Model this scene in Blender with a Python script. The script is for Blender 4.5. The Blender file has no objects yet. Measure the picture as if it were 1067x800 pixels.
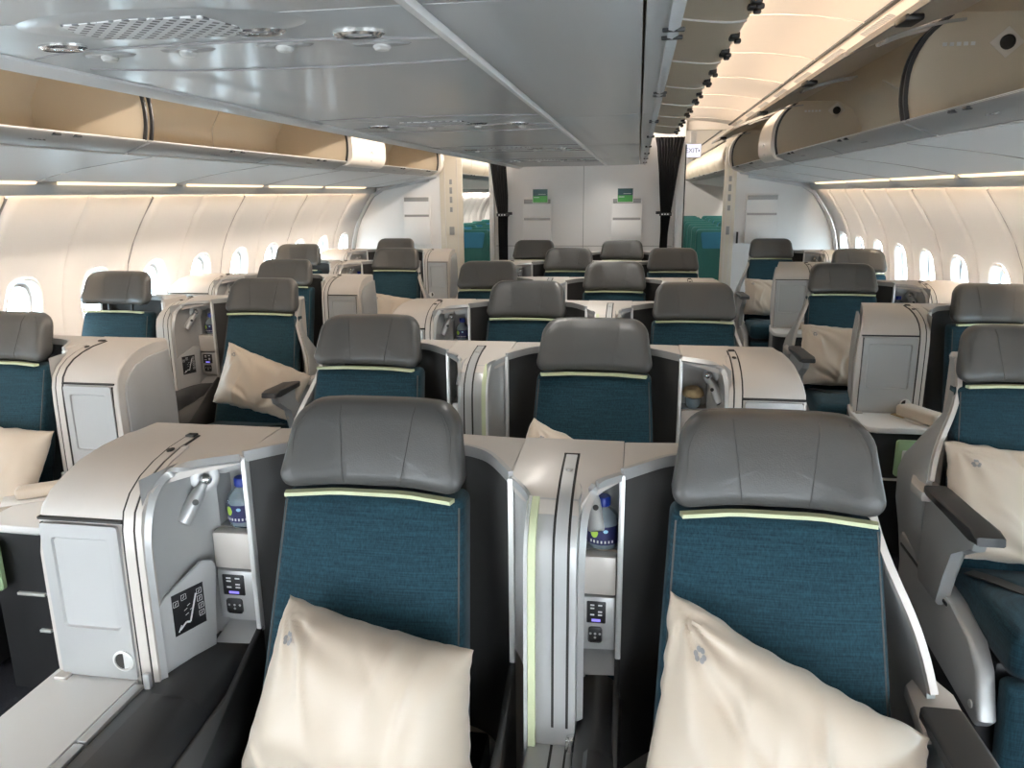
import bpy, bmesh, math, random
from mathutils import Vector, Matrix, noise
random.seed(7)
S = bpy.context.scene
COL = S.collection
PI = math.pi
FL = [1]                      # mirror flag for handed modules

# ------------------------------------------------------------------ materials
def new_mat(name):
    m = bpy.data.materials.new(name); m.use_nodes = True
    nt = m.node_tree
    return m, nt, nt.nodes['Principled BSDF']

def mat(name, col, rough=0.5, metal=0.0, coat=0.0, var=0.06, vscale=6.0, bump=0.0, bscale=200.0, sheen=0.0, stretch=(1, 1, 1), emit=None, estr=0.0, spec=0.5):
    m, nt, b = new_mat(name)
    N, L = nt.nodes, nt.links
    b.inputs['Roughness'].default_value = rough
    b.inputs['Metallic'].default_value = metal
    b.inputs['Coat Weight'].default_value = coat
    b.inputs['Coat Roughness'].default_value = 0.15
    b.inputs['Sheen Weight'].default_value = sheen
    b.inputs['Specular IOR Level'].default_value = spec
    tc = N.new('ShaderNodeTexCoord')
    mp = N.new('ShaderNodeMapping'); mp.inputs['Scale'].default_value = stretch
    L.new(tc.outputs['Object'], mp.inputs['Vector'])
    nz = N.new('ShaderNodeTexNoise'); nz.inputs['Scale'].default_value = vscale; nz.inputs['Detail'].default_value = 4
    L.new(mp.outputs[0], nz.inputs['Vector'])
    mx = N.new('ShaderNodeMix'); mx.data_type = 'RGBA'
    a = [max(0, c * (1 - var)) for c in col] + [1]; c2 = [min(1, c * (1 + var)) for c in col] + [1]
    mx.inputs[6].default_value = a; mx.inputs[7].default_value = c2
    L.new(nz.outputs['Fac'], mx.inputs[0]); L.new(mx.outputs[2], b.inputs['Base Color'])
    if bump:
        n2 = N.new('ShaderNodeTexNoise'); n2.inputs['Scale'].default_value = bscale; n2.inputs['Detail'].default_value = 3
        L.new(mp.outputs[0], n2.inputs['Vector'])
        bp = N.new('ShaderNodeBump'); bp.inputs['Strength'].default_value = bump; bp.inputs['Distance'].default_value = 0.002
        L.new(n2.outputs['Fac'], bp.inputs['Height']); L.new(bp.outputs[0], b.inputs['Normal'])
    if emit:
        b.inputs['Emission Color'].default_value = (*emit, 1); b.inputs['Emission Strength'].default_value = estr
    return m

def fabric_mat(name, dark, light):
    m, nt, b = new_mat(name)
    N, L = nt.nodes, nt.links
    tc = N.new('ShaderNodeTexCoord')
    cols = []
    for sc, sx in (((14, 14, 420), 1), ((300, 300, 30), 1)):
        mp = N.new('ShaderNodeMapping'); mp.inputs['Scale'].default_value = sc
        L.new(tc.outputs['Object'], mp.inputs['Vector'])
        nz = N.new('ShaderNodeTexNoise'); nz.inputs['Scale'].default_value = 1.0; nz.inputs['Detail'].default_value = 3
        L.new(mp.outputs[0], nz.inputs['Vector']); cols.append(nz.outputs['Fac'])
    ad = N.new('ShaderNodeMath'); ad.operation = 'ADD'
    L.new(cols[0], ad.inputs[0]); L.new(cols[1], ad.inputs[1])
    mr = N.new('ShaderNodeMapRange'); mr.inputs[1].default_value = 0.75; mr.inputs[2].default_value = 1.3
    L.new(ad.outputs[0], mr.inputs[0])
    mx = N.new('ShaderNodeMix'); mx.data_type = 'RGBA'
    mx.inputs[6].default_value = (*dark, 1); mx.inputs[7].default_value = (*light, 1)
    L.new(mr.outputs[0], mx.inputs[0]); L.new(mx.outputs[2], b.inputs['Base Color'])
    b.inputs['Roughness'].default_value = 0.85; b.inputs['Sheen Weight'].default_value = 0.08
    b.inputs['Specular IOR Level'].default_value = 0.25
    bp = N.new('ShaderNodeBump'); bp.inputs['Strength'].default_value = 0.35; bp.inputs['Distance'].default_value = 0.001
    L.new(ad.outputs[0], bp.inputs['Height']); L.new(bp.outputs[0], b.inputs['Normal'])
    return m

def leather_mat(name, col, rough):
    m, nt, b = new_mat(name)
    N, L = nt.nodes, nt.links
    tc = N.new('ShaderNodeTexCoord')
    vo = N.new('ShaderNodeTexVoronoi'); vo.inputs['Scale'].default_value = 330
    L.new(tc.outputs['Object'], vo.inputs['Vector'])
    nz = N.new('ShaderNodeTexNoise'); nz.inputs['Scale'].default_value = 9; nz.inputs['Detail'].default_value = 5
    L.new(tc.outputs['Object'], nz.inputs['Vector'])
    mx = N.new('ShaderNodeMix'); mx.data_type = 'RGBA'
    mx.inputs[6].default_value = (*[c * 0.88 for c in col], 1); mx.inputs[7].default_value = (*[c * 1.1 for c in col], 1)
    L.new(nz.outputs['Fac'], mx.inputs[0]); L.new(mx.outputs[2], b.inputs['Base Color'])
    b.inputs['Roughness'].default_value = rough
    bp = N.new('ShaderNodeBump'); bp.inputs['Strength'].default_value = 0.18; bp.inputs['Distance'].default_value = 0.001
    L.new(vo.outputs['Distance'], bp.inputs['Height'])
    b2 = N.new('ShaderNodeBump'); b2.inputs['Strength'].default_value = 0.25; b2.inputs['Distance'].default_value = 0.006
    L.new(nz.outputs['Fac'], b2.inputs['Height']); L.new(bp.outputs[0], b2.inputs['Normal'])
    L.new(b2.outputs[0], b.inputs['Normal'])
    return m

def grille_mat(name, hole, bar, scale):
    m, nt, b = new_mat(name)
    N, L = nt.nodes, nt.links
    tc = N.new('ShaderNodeTexCoord'); sp = N.new('ShaderNodeSeparateXYZ')
    L.new(tc.outputs['Object'], sp.inputs[0])
    outs = []
    for sg in (1, -1):
        ml = N.new('ShaderNodeMath'); ml.operation = 'MULTIPLY_ADD'; ml.inputs[1].default_value = sg
        L.new(sp.outputs[1], ml.inputs[0]); L.new(sp.outputs[0], ml.inputs[2])
        sc = N.new('ShaderNodeMath'); sc.operation = 'MULTIPLY'; sc.inputs[1].default_value = scale; L.new(ml.outputs[0], sc.inputs[0])
        sn = N.new('ShaderNodeMath'); sn.operation = 'SINE'; L.new(sc.outputs[0], sn.inputs[0])
        outs.append(sn.outputs[0])
    mm = N.new('ShaderNodeMath'); mm.operation = 'MINIMUM'; L.new(outs[0], mm.inputs[0]); L.new(outs[1], mm.inputs[1])
    mr = N.new('ShaderNodeMapRange'); mr.inputs[1].default_value = -0.35; mr.inputs[2].default_value = 0.05
    L.new(mm.outputs[0], mr.inputs[0])
    mx = N.new('ShaderNodeMix'); mx.data_type = 'RGBA'
    mx.inputs[6].default_value = (*bar, 1); mx.inputs[7].default_value = (*hole, 1)
    L.new(mr.outputs[0], mx.inputs[0]); L.new(mx.outputs[2], b.inputs['Base Color'])
    b.inputs['Roughness'].default_value = 0.45
    return m

def emis_mat(name, col, s):
    m = bpy.data.materials.new(name); m.use_nodes = True
    nt = m.node_tree; nt.nodes.clear()
    o = nt.nodes.new('ShaderNodeOutputMaterial'); e = nt.nodes.new('ShaderNodeEmission')
    e.inputs[0].default_value = (*col, 1); e.inputs[1].default_value = s
    nt.links.new(e.outputs[0], o.inputs[0])
    return m

def pane_mat(name):
    m = bpy.data.materials.new(name); m.use_nodes = True
    nt = m.node_tree; nt.nodes.clear()
    o = nt.nodes.new('ShaderNodeOutputMaterial')
    t = nt.nodes.new('ShaderNodeBsdfTransparent'); t.inputs[0].default_value = (0.74, 0.92, 1.0, 1)
    g = nt.nodes.new('ShaderNodeBsdfGlossy'); g.inputs['Roughness'].default_value = 0.05
    mx = nt.nodes.new('ShaderNodeMixShader'); mx.inputs[0].default_value = 0.06
    nt.links.new(t.outputs[0], mx.inputs[1]); nt.links.new(g.outputs[0], mx.inputs[2]); nt.links.new(mx.outputs[0], o.inputs[0])
    return m

def clear_mat(name, tint, a=0.35):
    m = bpy.data.materials.new(name); m.use_nodes = True
    nt = m.node_tree; b = nt.nodes['Principled BSDF']
    b.inputs['Base Color'].default_value = (*tint, 1); b.inputs['Roughness'].default_value = 0.06
    b.inputs['Alpha'].default_value = a; b.inputs['Coat Weight'].default_value = 0.6
    return m

K = dict(
    shell=mat('shell_paint', (0.53, 0.49, 0.45), 0.38, 0.1, 0.2, 0.02, 3),
    silver=mat('silver_paint', (0.42, 0.42, 0.415), 0.36, 0.35, 0.1, 0.03, 3),
    bright=mat('bright_silver_edge', (0.70, 0.70, 0.685), 0.28, 0.4, 0.2, 0.02, 3),
    inset=mat('door_inset_panel', (0.40, 0.40, 0.395), 0.5, 0.1, 0.0, 0.03, 4),
    white=mat('white_laminate', (0.74, 0.73, 0.715), 0.35, 0, 0.15, 0.02, 5),
    dark=mat('charcoal_wing_lining', (0.040, 0.039, 0.038), 0.62, 0, 0, 0.1, 8, 0.15, 400),
    grey=mat('dark_grey_armrest', (0.024, 0.024, 0.025), 0.42, 0, 0, 0.06, 8, 0.1, 500),
    black=mat('black_plastic', (0.010, 0.010, 0.011), 0.45, 0, 0, 0.1, 8),
    gap=mat('dark_gap', (0.02, 0.018, 0.016), 0.7, 0, 0, 0.05, 8),
    leather=leather_mat('grey_leather', (0.060, 0.059, 0.057), 0.38),
    teal=fabric_mat('teal_weave', (0.005, 0.021, 0.032), (0.014, 0.054, 0.075)),
    lime=mat('lime_trim', (0.52, 0.56, 0.36), 0.6, 0, 0, 0.04, 10),
    pillow=mat('cream_satin', (0.52, 0.435, 0.345), 0.42, 0, 0, 0.02, 5, 0.06, 60, sheen=0.25),
    seam=mat('seam_thread', (0.06, 0.058, 0.055), 0.7),
    tan=mat('bin_interior_tan', (0.58, 0.50, 0.385), 0.5, 0, 0, 0.05, 3),
    binout=mat('bin_outer_cream', (0.66, 0.61, 0.55), 0.45, 0, 0.1, 0.02, 3),
    fascia=mat('bin_fascia_grey', (0.31, 0.305, 0.295), 0.4, 0.1, 0.1, 0.03, 3),
    psu=mat('service_panel_grey', (0.50, 0.515, 0.525), 0.38, 0.1, 0.2, 0.02, 2),
    centre=mat('centre_bin_grey', (0.46, 0.47, 0.47), 0.34, 0.2, 0.2, 0.03, 2),
    wall=mat('side_wall_panel', (0.62, 0.60, 0.585), 0.5, 0, 0.05, 0.015, 2),
    bulk=mat('bulkhead_panel', (0.80, 0.79, 0.78), 0.55, 0, 0, 0.02, 2, 0.05, 300),
    cream=mat('cream_door', (0.66, 0.60, 0.50), 0.5, 0, 0, 0.03, 3),
    ceil=mat('aisle_ceiling', (0.66, 0.60, 0.535), 0.55, 0, 0, 0.02, 2),
    carpet=mat('navy_carpet', (0.012, 0.014, 0.022), 0.95, 0, 0, 0.6, 140, 0.8, 260),
    curtain=mat('black_curtain', (0.010, 0.010, 0.012), 0.85, 0, 0, 0.2, 20, 0.2, 300),
    ecoteal=mat('economy_teal', (0.004, 0.11, 0.105), 0.6, 0, 0, 0.15, 8),
    ecoblue=mat('headrest_cloth_blue', (0.02, 0.17, 0.30), 0.7, 0, 0, 0.1, 8),
    grille=grille_mat('speaker_grille', (0.10, 0.10, 0.10), (0.62, 0.62, 0.62), 230),
    lens=mat('lamp_lens', (0.75, 0.76, 0.77), 0.12, 0.6, 0.6, 0.02, 5),
    chrome=mat('chrome', (0.72, 0.72, 0.71), 0.18, 0.9, 0, 0.02, 5),
    bottle=clear_mat('bottle_plastic', (0.55, 0.68, 0.75), 0.38),
    navy=mat('navy_label', (0.02, 0.022, 0.10), 0.4, 0, 0.2, 0.15, 30),
    cap=mat('blue_cap', (0.012, 0.045, 0.38), 0.35),
    limel=mat('label_lime', (0.42, 0.62, 0.08), 0.5),
    cyanl=mat('label_cyan', (0.35, 0.62, 0.78), 0.5),
    print=mat('white_print', (0.70, 0.70, 0.70), 0.5),
    screen=emis_mat('lit_display', (0.25, 0.22, 0.85), 1.2),
    green=mat('lit_green_pocket', (0.30, 0.42, 0.25), 0.5, emit=(0.30, 0.50, 0.24), estr=0.03),
    card=mat('brochure_green', (0.05, 0.30, 0.05), 0.4),
    cardb=mat('brochure_teal', (0.01, 0.06, 0.07), 0.4),
    tanbag=mat('tan_pouch', (0.50, 0.37, 0.20), 0.7, 0, 0, 0.35, 60, 0.5, 120),
    doorin=mat('door_lining', (0.72, 0.67, 0.60), 0.5),
    strip=emis_mat('strip_light', (1.0, 0.76, 0.47), 1.7),
    exitm=emis_mat('exit_sign_face', (0.86, 0.84, 1.0), 1.0),
    pane=pane_mat('window_pane'),
    logo=mat('logo_grey', (0.26, 0.25, 0.25), 0.6),
)

# ------------------------------------------------------------------ helpers
def obj(name, bm, m, parent=None, smooth=True, ang=38, recalc=True):
    if FL[0] < 0:
        for v in bm.verts: v.co.x *= -1
        bmesh.ops.reverse_faces(bm, faces=bm.faces[:])
    if recalc: bmesh.ops.recalc_face_normals(bm, faces=bm.faces[:])
    if smooth:
        th = math.radians(ang)
        for e in bm.edges:
            if len(e.link_faces) == 2 and e.calc_face_angle(0) > th: e.smooth = False
        for f in bm.faces: f.smooth = True
    me = bpy.data.meshes.new(name); bm.to_mesh(me); bm.free()
    me.materials.append(K[m] if isinstance(m, str) else m)
    o = bpy.data.objects.new(name, me); COL.objects.link(o)
    if parent: o.parent = parent
    return o

def tag(o, label, cat, group=None):
    o['label'] = label; o['category'] = cat
    if group: o['group'] = group
    return o

def thing(name, label, cat, loc=(0, 0, 0), rz=0, group=None):
    o = bpy.data.objects.new(name, None); COL.objects.link(o)
    o.empty_display_size = 0.05; o.location = loc; o.rotation_euler = (0, 0, rz)
    return tag(o, label, cat, group)

def struct(name, bm, m, parent=None, **k):
    o = obj(name, bm, m, parent, **k)
    if not parent: o['kind'] = 'structure'
    return o

def copy_tree(o, parent=None):
    c = o.copy(); COL.objects.link(c)
    if parent: c.parent = parent
    for ch in list(o.children): copy_tree(ch, c)
    return c

def box(bm, x0, x1, y0, y1, z0, z1, bev=0.0, seg=2):
    r = bmesh.ops.create_cube(bm, size=1)
    vs = r['verts']
    for v in vs:
        v.co = Vector(((x0 + x1) / 2 + v.co.x * (x1 - x0), (y0 + y1) / 2 + v.co.y * (y1 - y0), (z0 + z1) / 2 + v.co.z * (z1 - z0)))
    if bev > 0:
        es = list({e for v in vs for e in v.link_edges})
        bmesh.ops.bevel(bm, geom=es, offset=bev, segments=seg, affect='EDGES', profile=0.5)
    return bm

def prism(bm, pts, axis, a, b, bev=0.0, seg=2):
    def P(p, t):
        if axis == 'z': return (p[0], p[1], t)
        if axis == 'x': return (t, p[0], p[1])
        return (p[0], t, p[1])
    A = [bm.verts.new(P(p, a)) for p in pts]; B = [bm.verts.new(P(p, b)) for p in pts]
    n = len(pts)
    fs = [bm.faces.new(A[::-1]), bm.faces.new(B)]
    for i in range(n):
        bm.faces.new((A[i], A[(i + 1) % n], B[(i + 1) % n], B[i]))
    if bev > 0:
        es = [e for f in fs for e in f.edges]
        bmesh.ops.bevel(bm, geom=es, offset=bev, segments=seg, affect='EDGES', profile=0.5)
    return bm

def loft(bm, rings, closed=True, cap=True):
    R = [[bm.verts.new(p) for p in r] for r in rings]
    n = len(R[0])
    for i in range(len(R) - 1):
        for j in range(n if closed else n - 1):
            k = (j + 1) % n
            bm.faces.new((R[i][j], R[i][k], R[i + 1][k], R[i + 1][j]))
    if cap and closed:
        bm.faces.new(R[0][::-1]); bm.faces.new(R[-1])
    return R

def sweep(bm, path, section, up=(0, 0, 1), cap=True):
    path = [Vector(p) for p in path]; up = Vector(up)
    rings = []
    for i, p in enumerate(path):
        t = (path[min(i + 1, len(path) - 1)] - path[max(i - 1, 0)]).normalized()
        s = t.cross(up)
        if s.length < 1e-4: s = t.cross(Vector((0, 1, 0.01)))
        s.normalize(); n = s.cross(t)
        rings.append([p + s * a + n * b for a, b in section])
    loft(bm, rings, True, cap)
    return bm

def circ(r, n=8, sx=1, sy=1):
    return [(r * sx * math.cos(2 * PI * i / n), r * sy * math.sin(2 * PI * i / n)) for i in range(n)]

def tube(bm, path, r, n=8, up=(0, 0, 1)):
    return sweep(bm, path, circ(r, n), up)

def rect(w, h):
    return [(-w / 2, -h / 2), (w / 2, -h / 2), (w / 2, h / 2), (-w / 2, h / 2)]

def lathe(bm, prof, n=20, M=None):
    rings = []
    for r, z in prof:
        rings.append([Vector((r * math.cos(2 * PI * i / n), r * math.sin(2 * PI * i / n), z)) for i in range(n)])
    if M is not None: rings = [[M @ p for p in rg] for rg in rings]
    loft(bm, rings)
    return bm

def smoothpath(pts, k=4):
    """Catmull-Rom through the points"""
    P = [Vector(p) for p in pts]; out = []
    for i in range(len(P) - 1):
        p0 = P[max(i - 1, 0)]; p1 = P[i]; p2 = P[i + 1]; p3 = P[min(i + 2, len(P) - 1)]
        for j in range(k):
            t = j / k
            out.append(0.5 * ((2 * p1) + (p2 - p0) * t + (2 * p0 - 5 * p1 + 4 * p2 - p3) * t * t + (3 * p1 - p0 - 3 * p2 + p3) * t ** 3))
    out.append(P[-1]); return out

def outline(wb, wt, z0, z1, rb, rt, n=7):
    """rounded tapered outline, (x, z), counter-clockwise"""
    pts = []
    def arc(cx, cz, r, a0, a1):
        for i in range(n + 1):
            a = a0 + (a1 - a0) * i / n
            pts.append((cx + r * math.cos(a), cz + r * math.sin(a)))
    arc(wb - rb, z0 + rb, rb, -PI / 2, 0); arc(wt - rt, z1 - rt, rt, 0, PI / 2)
    arc(-(wt - rt), z1 - rt, rt, PI / 2, PI); arc(-(wb - rb), z0 + rb, rb, PI, 1.5 * PI)
    # extra points on straight runs
    out = []
    for i, p in enumerate(pts):
        q = pts[(i + 1) % len(pts)]; out.append(p)
        d = math.hypot(q[0] - p[0], q[1] - p[1])
        if d > 0.05:
            m = int(d / 0.035)
            for j in range(1, m): out.append((p[0] + (q[0] - p[0]) * j / m, p[1] + (q[1] - p[1]) * j / m))
    return out

def slab(bm, ol, depth, bev, bulge=0.0):
    """cushion-like slab: outline in x-z, front at y=0, back at y=depth"""
    xs = [p[0] for p in ol]; zs = [p[1] for p in ol]
    cx = (min(xs) + max(xs)) / 2; cz = (min(zs) + max(zs)) / 2
    hw = (max(xs) - min(xs)) / 2; hh = (max(zs) - min(zs)) / 2
    def ring(ins, y): return [Vector((cx + (x - cx) * (1 - ins / hw), y, cz + (z - cz) * (1 - ins / hh))) for x, z in ol]
    def ringf(f, y):
        g = 1 - bev / hw; h = 1 - bev / hh
        return [Vector((cx + (x - cx) * g * f, y, cz + (z - cz) * h * f)) for x, z in ol]
    rings = [ring(bev, depth), ring(bev * 0.3, depth - bev * 0.3), ring(0, depth - bev), ring(0, bev), ring(bev * 0.1, bev * 0.55), ring(bev * 0.35, bev * 0.2), ring(bev, 0)]
    for f in (0.9, 0.75, 0.55, 0.35, 0.15): rings.append(ringf(f, -bulge * (1 - f * f)))
    loft(bm, rings)
    return bm

def deform(bm, fn):
    for v in bm.verts: v.co = Vector(fn(v.co))
    return bm

# ------------------------------------------------------------------ seat
ROW_TOP = 1.19
PN = (-0.295, -0.075)     # pillar on the niche side (seat local)
PD = (0.300, -0.120)      # pillar on the plain divider side

def back_y(z):            # front face of the reclined backrest
    return -0.105 - (1.0 - z) * 0.36

def head_def(lift):
    def f(v):
        x, y, z = v
        wing = 0.30 * max(0.0, abs(x) - 0.078)
        y = y - wing + (z - 1.02) * 0.40 - 0.105
        return (x, y, z + lift)
    return f

def make_headrest(root, lift=0.0):
    bm = bmesh.new()
    ol = outline(0.198, 0.185, 1.02, 1.19, 0.032, 0.06)
    slab(bm, ol, 0.085, 0.028, 0.004)
    deform(bm, head_def(lift))
    h = obj('headrest', bm, 'leather', root, ang=70)
    fd = head_def(lift)
    for s in (-1, 1):
        path = [fd(Vector((s * (0.072 + 0.02 * (t - 0.5)), -0.0055 + (0.012 if t in (0, 1) else 0), 1.028 + 0.155 * t))) for t in [i / 8 for i in range(9)]]
        bm = bmesh.new(); tube(bm, path, 0.0009, 5, (1, 0, 0)); obj('panel_seam', bm, 'seam', h)
        for off in (0.163, 0.170):
            path = [fd(Vector((s * (off - 0.03 * max(0, (t - 0.6) / 0.4) ** 2), 0.002 + 0.006 * (abs(t - .5) * 2) ** 4, 1.03 + 0.152 * t))) for t in [i / 12 for i in range(13)]]
            bm = bmesh.new(); tube(bm, path, 0.0009, 5, (1, 0, 0)); obj('stitching', bm, 'seam', h)
    if lift > 0.02:
        for s in (-1, 1):
            bm = bmesh.new(); tube(bm, [(s * 0.07, -0.06, 0.98), (s * 0.07, -0.05, 1.06)], 0.007, 8, (1, 0, 0))
            obj('headrest_post', bm, 'black', root)
    return h

def make_seat(kind_left, kind_right, lift=0.0):
    """kinds: 'niche', 'plain', 'aisle', 'window' for the image-left / image-right side"""
    root = thing('business_recliner', '', 'seat')
    make_headrest(root, lift)
    # accent strip under the headrest
    bm = bmesh.new()
    path = [(x, back_y(1.005) + 0.001 - 0.26 * max(0, abs(x) - 0.078), 1.0125) for x in [-0.180 + 0.360 * i / 12 for i in range(13)]]
    sweep(bm, path, rect(0.02, 0.008)); obj('accent_strip', bm, 'lime', root)
    # backrest
    bm = bmesh.new()
    slab(bm, outline(0.226, 0.198, 0.44, 1.005, 0.02, 0.02), 0.09, 0.022, 0.012)
    deform(bm, lambda v: (v.x, v.y + back_y(v.z), v.z)); br = obj('backrest', bm, 'teal', root, ang=70)
    for s in (-1, 1):
        bm = bmesh.new(); tube(bm, [(s * (0.219 - 0.028 * t) * 0.985, back_y(0.46 + 0.53 * t) + 0.004, 0.46 + 0.53 * t) for t in [i / 8 for i in range(9)]], 0.0022, 5, (1, 0, 0)); obj('piping', bm, 'seam', br)
    # cushion + leg rest
    bm = bmesh.new()
    slab(bm, outline(0.235, 0.225, -0.75, -0.27, 0.03, 0.02), 0.13, 0.035, 0.012)
    deform(bm, lambda v: (v.x, v.z, 0.50 - v.y - 0.10 * max(0, v.z + 0.55)))
    sc = obj('seat_cushion', bm, 'teal', root, ang=70)
    bm = bmesh.new()
    slab(bm, outline(0.22, 0.225, 0.06, 0.345, 0.03, 0.02), 0.08, 0.025, 0.008)
    deform(bm, lambda v: (v.x, v.y - 0.735 - 0.06 * (0.35 - v.z), v.z)); obj('leg_rest', bm, 'teal', root, ang=70)
    bm = bmesh.new(); box(bm, -0.22, 0.22, -0.64, 0.02, 0.03, 0.36, 0.01); obj('seat_base', bm, 'black', root)
    # belt buckle lying on the cushion
    bm = bmesh.new(); box(bm, -0.11, -0.05, -0.60, -0.565, 0.503, 0.515, 0.004)
    bk = obj('belt_buckle', bm, 'chrome', root)
    bm = bmesh.new(); sweep(bm, smoothpath([(-0.055, -0.58, 0.509), (0.02, -0.55, 0.508), (0.1, -0.50, 0.505), (0.16, -0.42, 0.50), (0.2, -0.36, 0.49)], 3), rect(0.045, 0.004)); obj('seat_belt', bm, 'grey', root)
    # lining curve
    pl = {'niche': PN, 'plain': (-PD[0], PD[1]), 'window': (-0.158, 0.005), 'aisle': (-0.158, 0.005)}[kind_left]
    pr = {'niche': (-PN[0], PN[1]), 'plain': PD, 'window': (0.158, 0.005), 'aisle': (0.158, 0.005)}[kind_right]
    mid = [(-0.14, 0.043), (-0.08, 0.054), (0, 0.058), (0.08, 0.054), (0.14, 0.043)]
    if kind_left not in ('aisle', 'window'): mid = [(-0.245, -0.02), (-0.20, 0.022)] + mid
    if kind_right not in ('aisle', 'window'): mid = mid + [(0.20, 0.022), (0.245, -0.02)]
    pts = [pl] + mid + [pr]
    C = [Vector((p.x, p.y)) for p in smoothpath([(p[0], p[1], 0) for p in pts], 4)]
    def zt(p):
        return 1.068
    # dark inner wall
    bm = bmesh.new()
    A = [bm.verts.new((p.x, p.y, 0.36)) for p in C]; B = [bm.verts.new((p.x, p.y, zt(p))) for p in C]
    for i in range(len(C) - 1): bm.faces.new((A[i], A[i + 1], B[i + 1], B[i]))
    # lower cheek walls running forward from the pillars
    for p, s, kd in ((pl, -1, kind_left), (pr, 1, kind_right)):
        if kd in ('aisle', 'window'): continue
        prism(bm, [(p[1] + 0.0, 0.36), (p[1] + 0.0, 0.66), (p[1] - 0.16, 0.59), (p[1] - 0.60, 0.56), (p[1] - 0.60, 0.36)], 'x', p[0] - 0.006, p[0] + 0.006)
    obj('wing_lining', bm, 'dark', root, recalc=False)
    # outer shell: deck and back
    bk_pts = [(pr[0], 0.105), (0.15, 0.112), (0, 0.115), (-0.15, 0.112), (pl[0], 0.105)]
    if kind_right in ('aisle', 'window'): bk_pts = [(0.170, 0.005), (0.172, 0.04), (0.155, 0.095)] + bk_pts[1:]
    if kind_left in ('aisle', 'window'): bk_pts = bk_pts[:-1] + [(-0.155, 0.095), (-0.172, 0.04), (-0.170, 0.005)]
    poly = [(p.x, p.y + 0.002) for p in C] + bk_pts
    bm = bmesh.new(); prism(bm, poly, 'z', 0.02, 1.08, 0.006)
    obj('shell', bm, 'shell', root)
    # rim band on the inner edge of the deck
    bm = bmesh.new()
    sweep(bm, [(p.x, p.y - 0.004, 1.071) for p in C], rect(0.010, 0.024)); obj('shell_rim', bm, 'silver', root)
    # pillars / aisle sides
    for p, s, kd in ((pl, -1, kind_left), (pr, 1, kind_right)):
        if kd != 'aisle':
            if kd != 'window':
                bm = bmesh.new(); box(bm, p[0] - 0.006, p[0] + 0.006, p[1] - 0.010, p[1] + 0.010, 0.645, 1.070, 0.003)
                obj('wing_post', bm, 'bright', root)
            else:
                bm = bmesh.new(); prism(bm, [(s * 0.27, -0.70), (s * 0.335, -0.70), (s * 0.335, 0.10), (s * 0.23, 0.10), (s * 0.23, -0.25), (s * 0.27, -0.3)][::s], 'z', 0.03, 0.62, 0.012)
                obj('side_ledge', bm, 'white', root)
            continue
        # aisle side: sculpted shell cheek with sloping cream leading edge
        edge = smoothpath([(-0.005, 1.078), (-0.07, 1.0), (-0.125, 0.90), (-0.165, 0.80), (-0.20, 0.72)], 4)
        def xo(z): return 0.178 + 0.112 * (1 / (1 + math.exp((z - 0.89) / 0.060))) + 0.010 * math.exp(-((z - 0.62) / 0.12) ** 2) - 0.045 * max(0.0, (0.58 - z) / 0.34)
        outer, inner = [], []
        bm = bmesh.new()
        rows = []
        ed = [(e.x, e.y) for e in edge] + [(-0.205, 0.66), (-0.215, 0.55), (-0.22, 0.44), (-0.22, 0.34), (-0.20, 0.24)]
        for (ey, z) in ed:
            x = xo(z)
            q = max(0.0, min(1.0, (z - 0.70) / 0.2)); yb = 0.085 * (1 - q) + (ey + 0.11) * q; tp_ = 0.012 + 0.022 * q
            rows.append([Vector((s * (x - 0.016), ey, z)), Vector((s * x, ey + 0.004, z)), Vector((s * (x + 0.010 * (1 - q)), ey + 0.04, z)), Vector((s * (x - tp_ * 0.4), ey + (yb - ey) * .65, z)), Vector((s * (x - tp_), yb, z)), Vector((s * (x - 0.055), yb + 0.01, z)), Vector((s * (x - 0.055), yb - 0.02, z)), Vector((s * (x - 0.03), ey + (yb - ey) * .5, z))])
        loft(bm, rows)
        obj('side_cheek', bm, 'silver', root, ang=50)
        bm = bmesh.new()
        sweep(bm, [(s * (xo(z) - 0.008), ey - 0.006, z) for ey, z in [(e.x, e.y) for e in edge]], rect(0.024, 0.014), (s, 0, 0))
        obj('cheek_edge', bm, 'shell', root)
        # cap at the armrest root
        bm = bmesh.new(); prism(bm, [(s * 0.235, -0.30), (s * 0.325, -0.27), (s * 0.33, -0.18), (s * 0.30, -0.10), (s * 0.25, -0.16)][::s], 'z', 0.675, 0.705, 0.006); obj('armrest_cap', bm, 'shell', root)
        # armrest
        bm = bmesh.new()
        prism(bm, [(-0.235, 0.40), (-0.225, 0.69), (-0.60, 0.70), (-0.585, 0.66), (-0.46, 0.60), (-0.42, 0.50), (-0.41, 0.40)], 'x', s * 0.262, s * 0.30, 0.008)
        ar = obj('armrest', bm, 'silver', root)
        bm = bmesh.new()
        prism(bm, [(-0.25, 0.695), (-0.25, 0.722), (-0.60, 0.732), (-0.645, 0.728), (-0.65, 0.705), (-0.60, 0.700)], 'x', s * 0.243, s * 0.318, 0.008)
        obj('armrest_pad', bm, 'grey', ar)
        # lower fairing
        bm = bmesh.new()
        prism(bm, [(-0.02, 0.25), (0.0, 0.455), (-0.22, 0.445), (-0.45, 0.43), (-0.60, 0.405), (-0.665, 0.35), (-0.715, 0.225), (-0.69, 0.195), (-0.35, 0.225)], 'x', s * 0.228, s * 0.280, 0.014, 3)
        lf = obj('lower_fairing', bm, 'silver', root)
        bm = bmesh.new(); box(bm, min(s * 0.270, s * 0.284), max(s * 0.270, s * 0.284), -0.44, -0.02, 0.412, 0.422, 0.002)
        obj('fairing_trim', bm, 'grey', lf)
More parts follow.
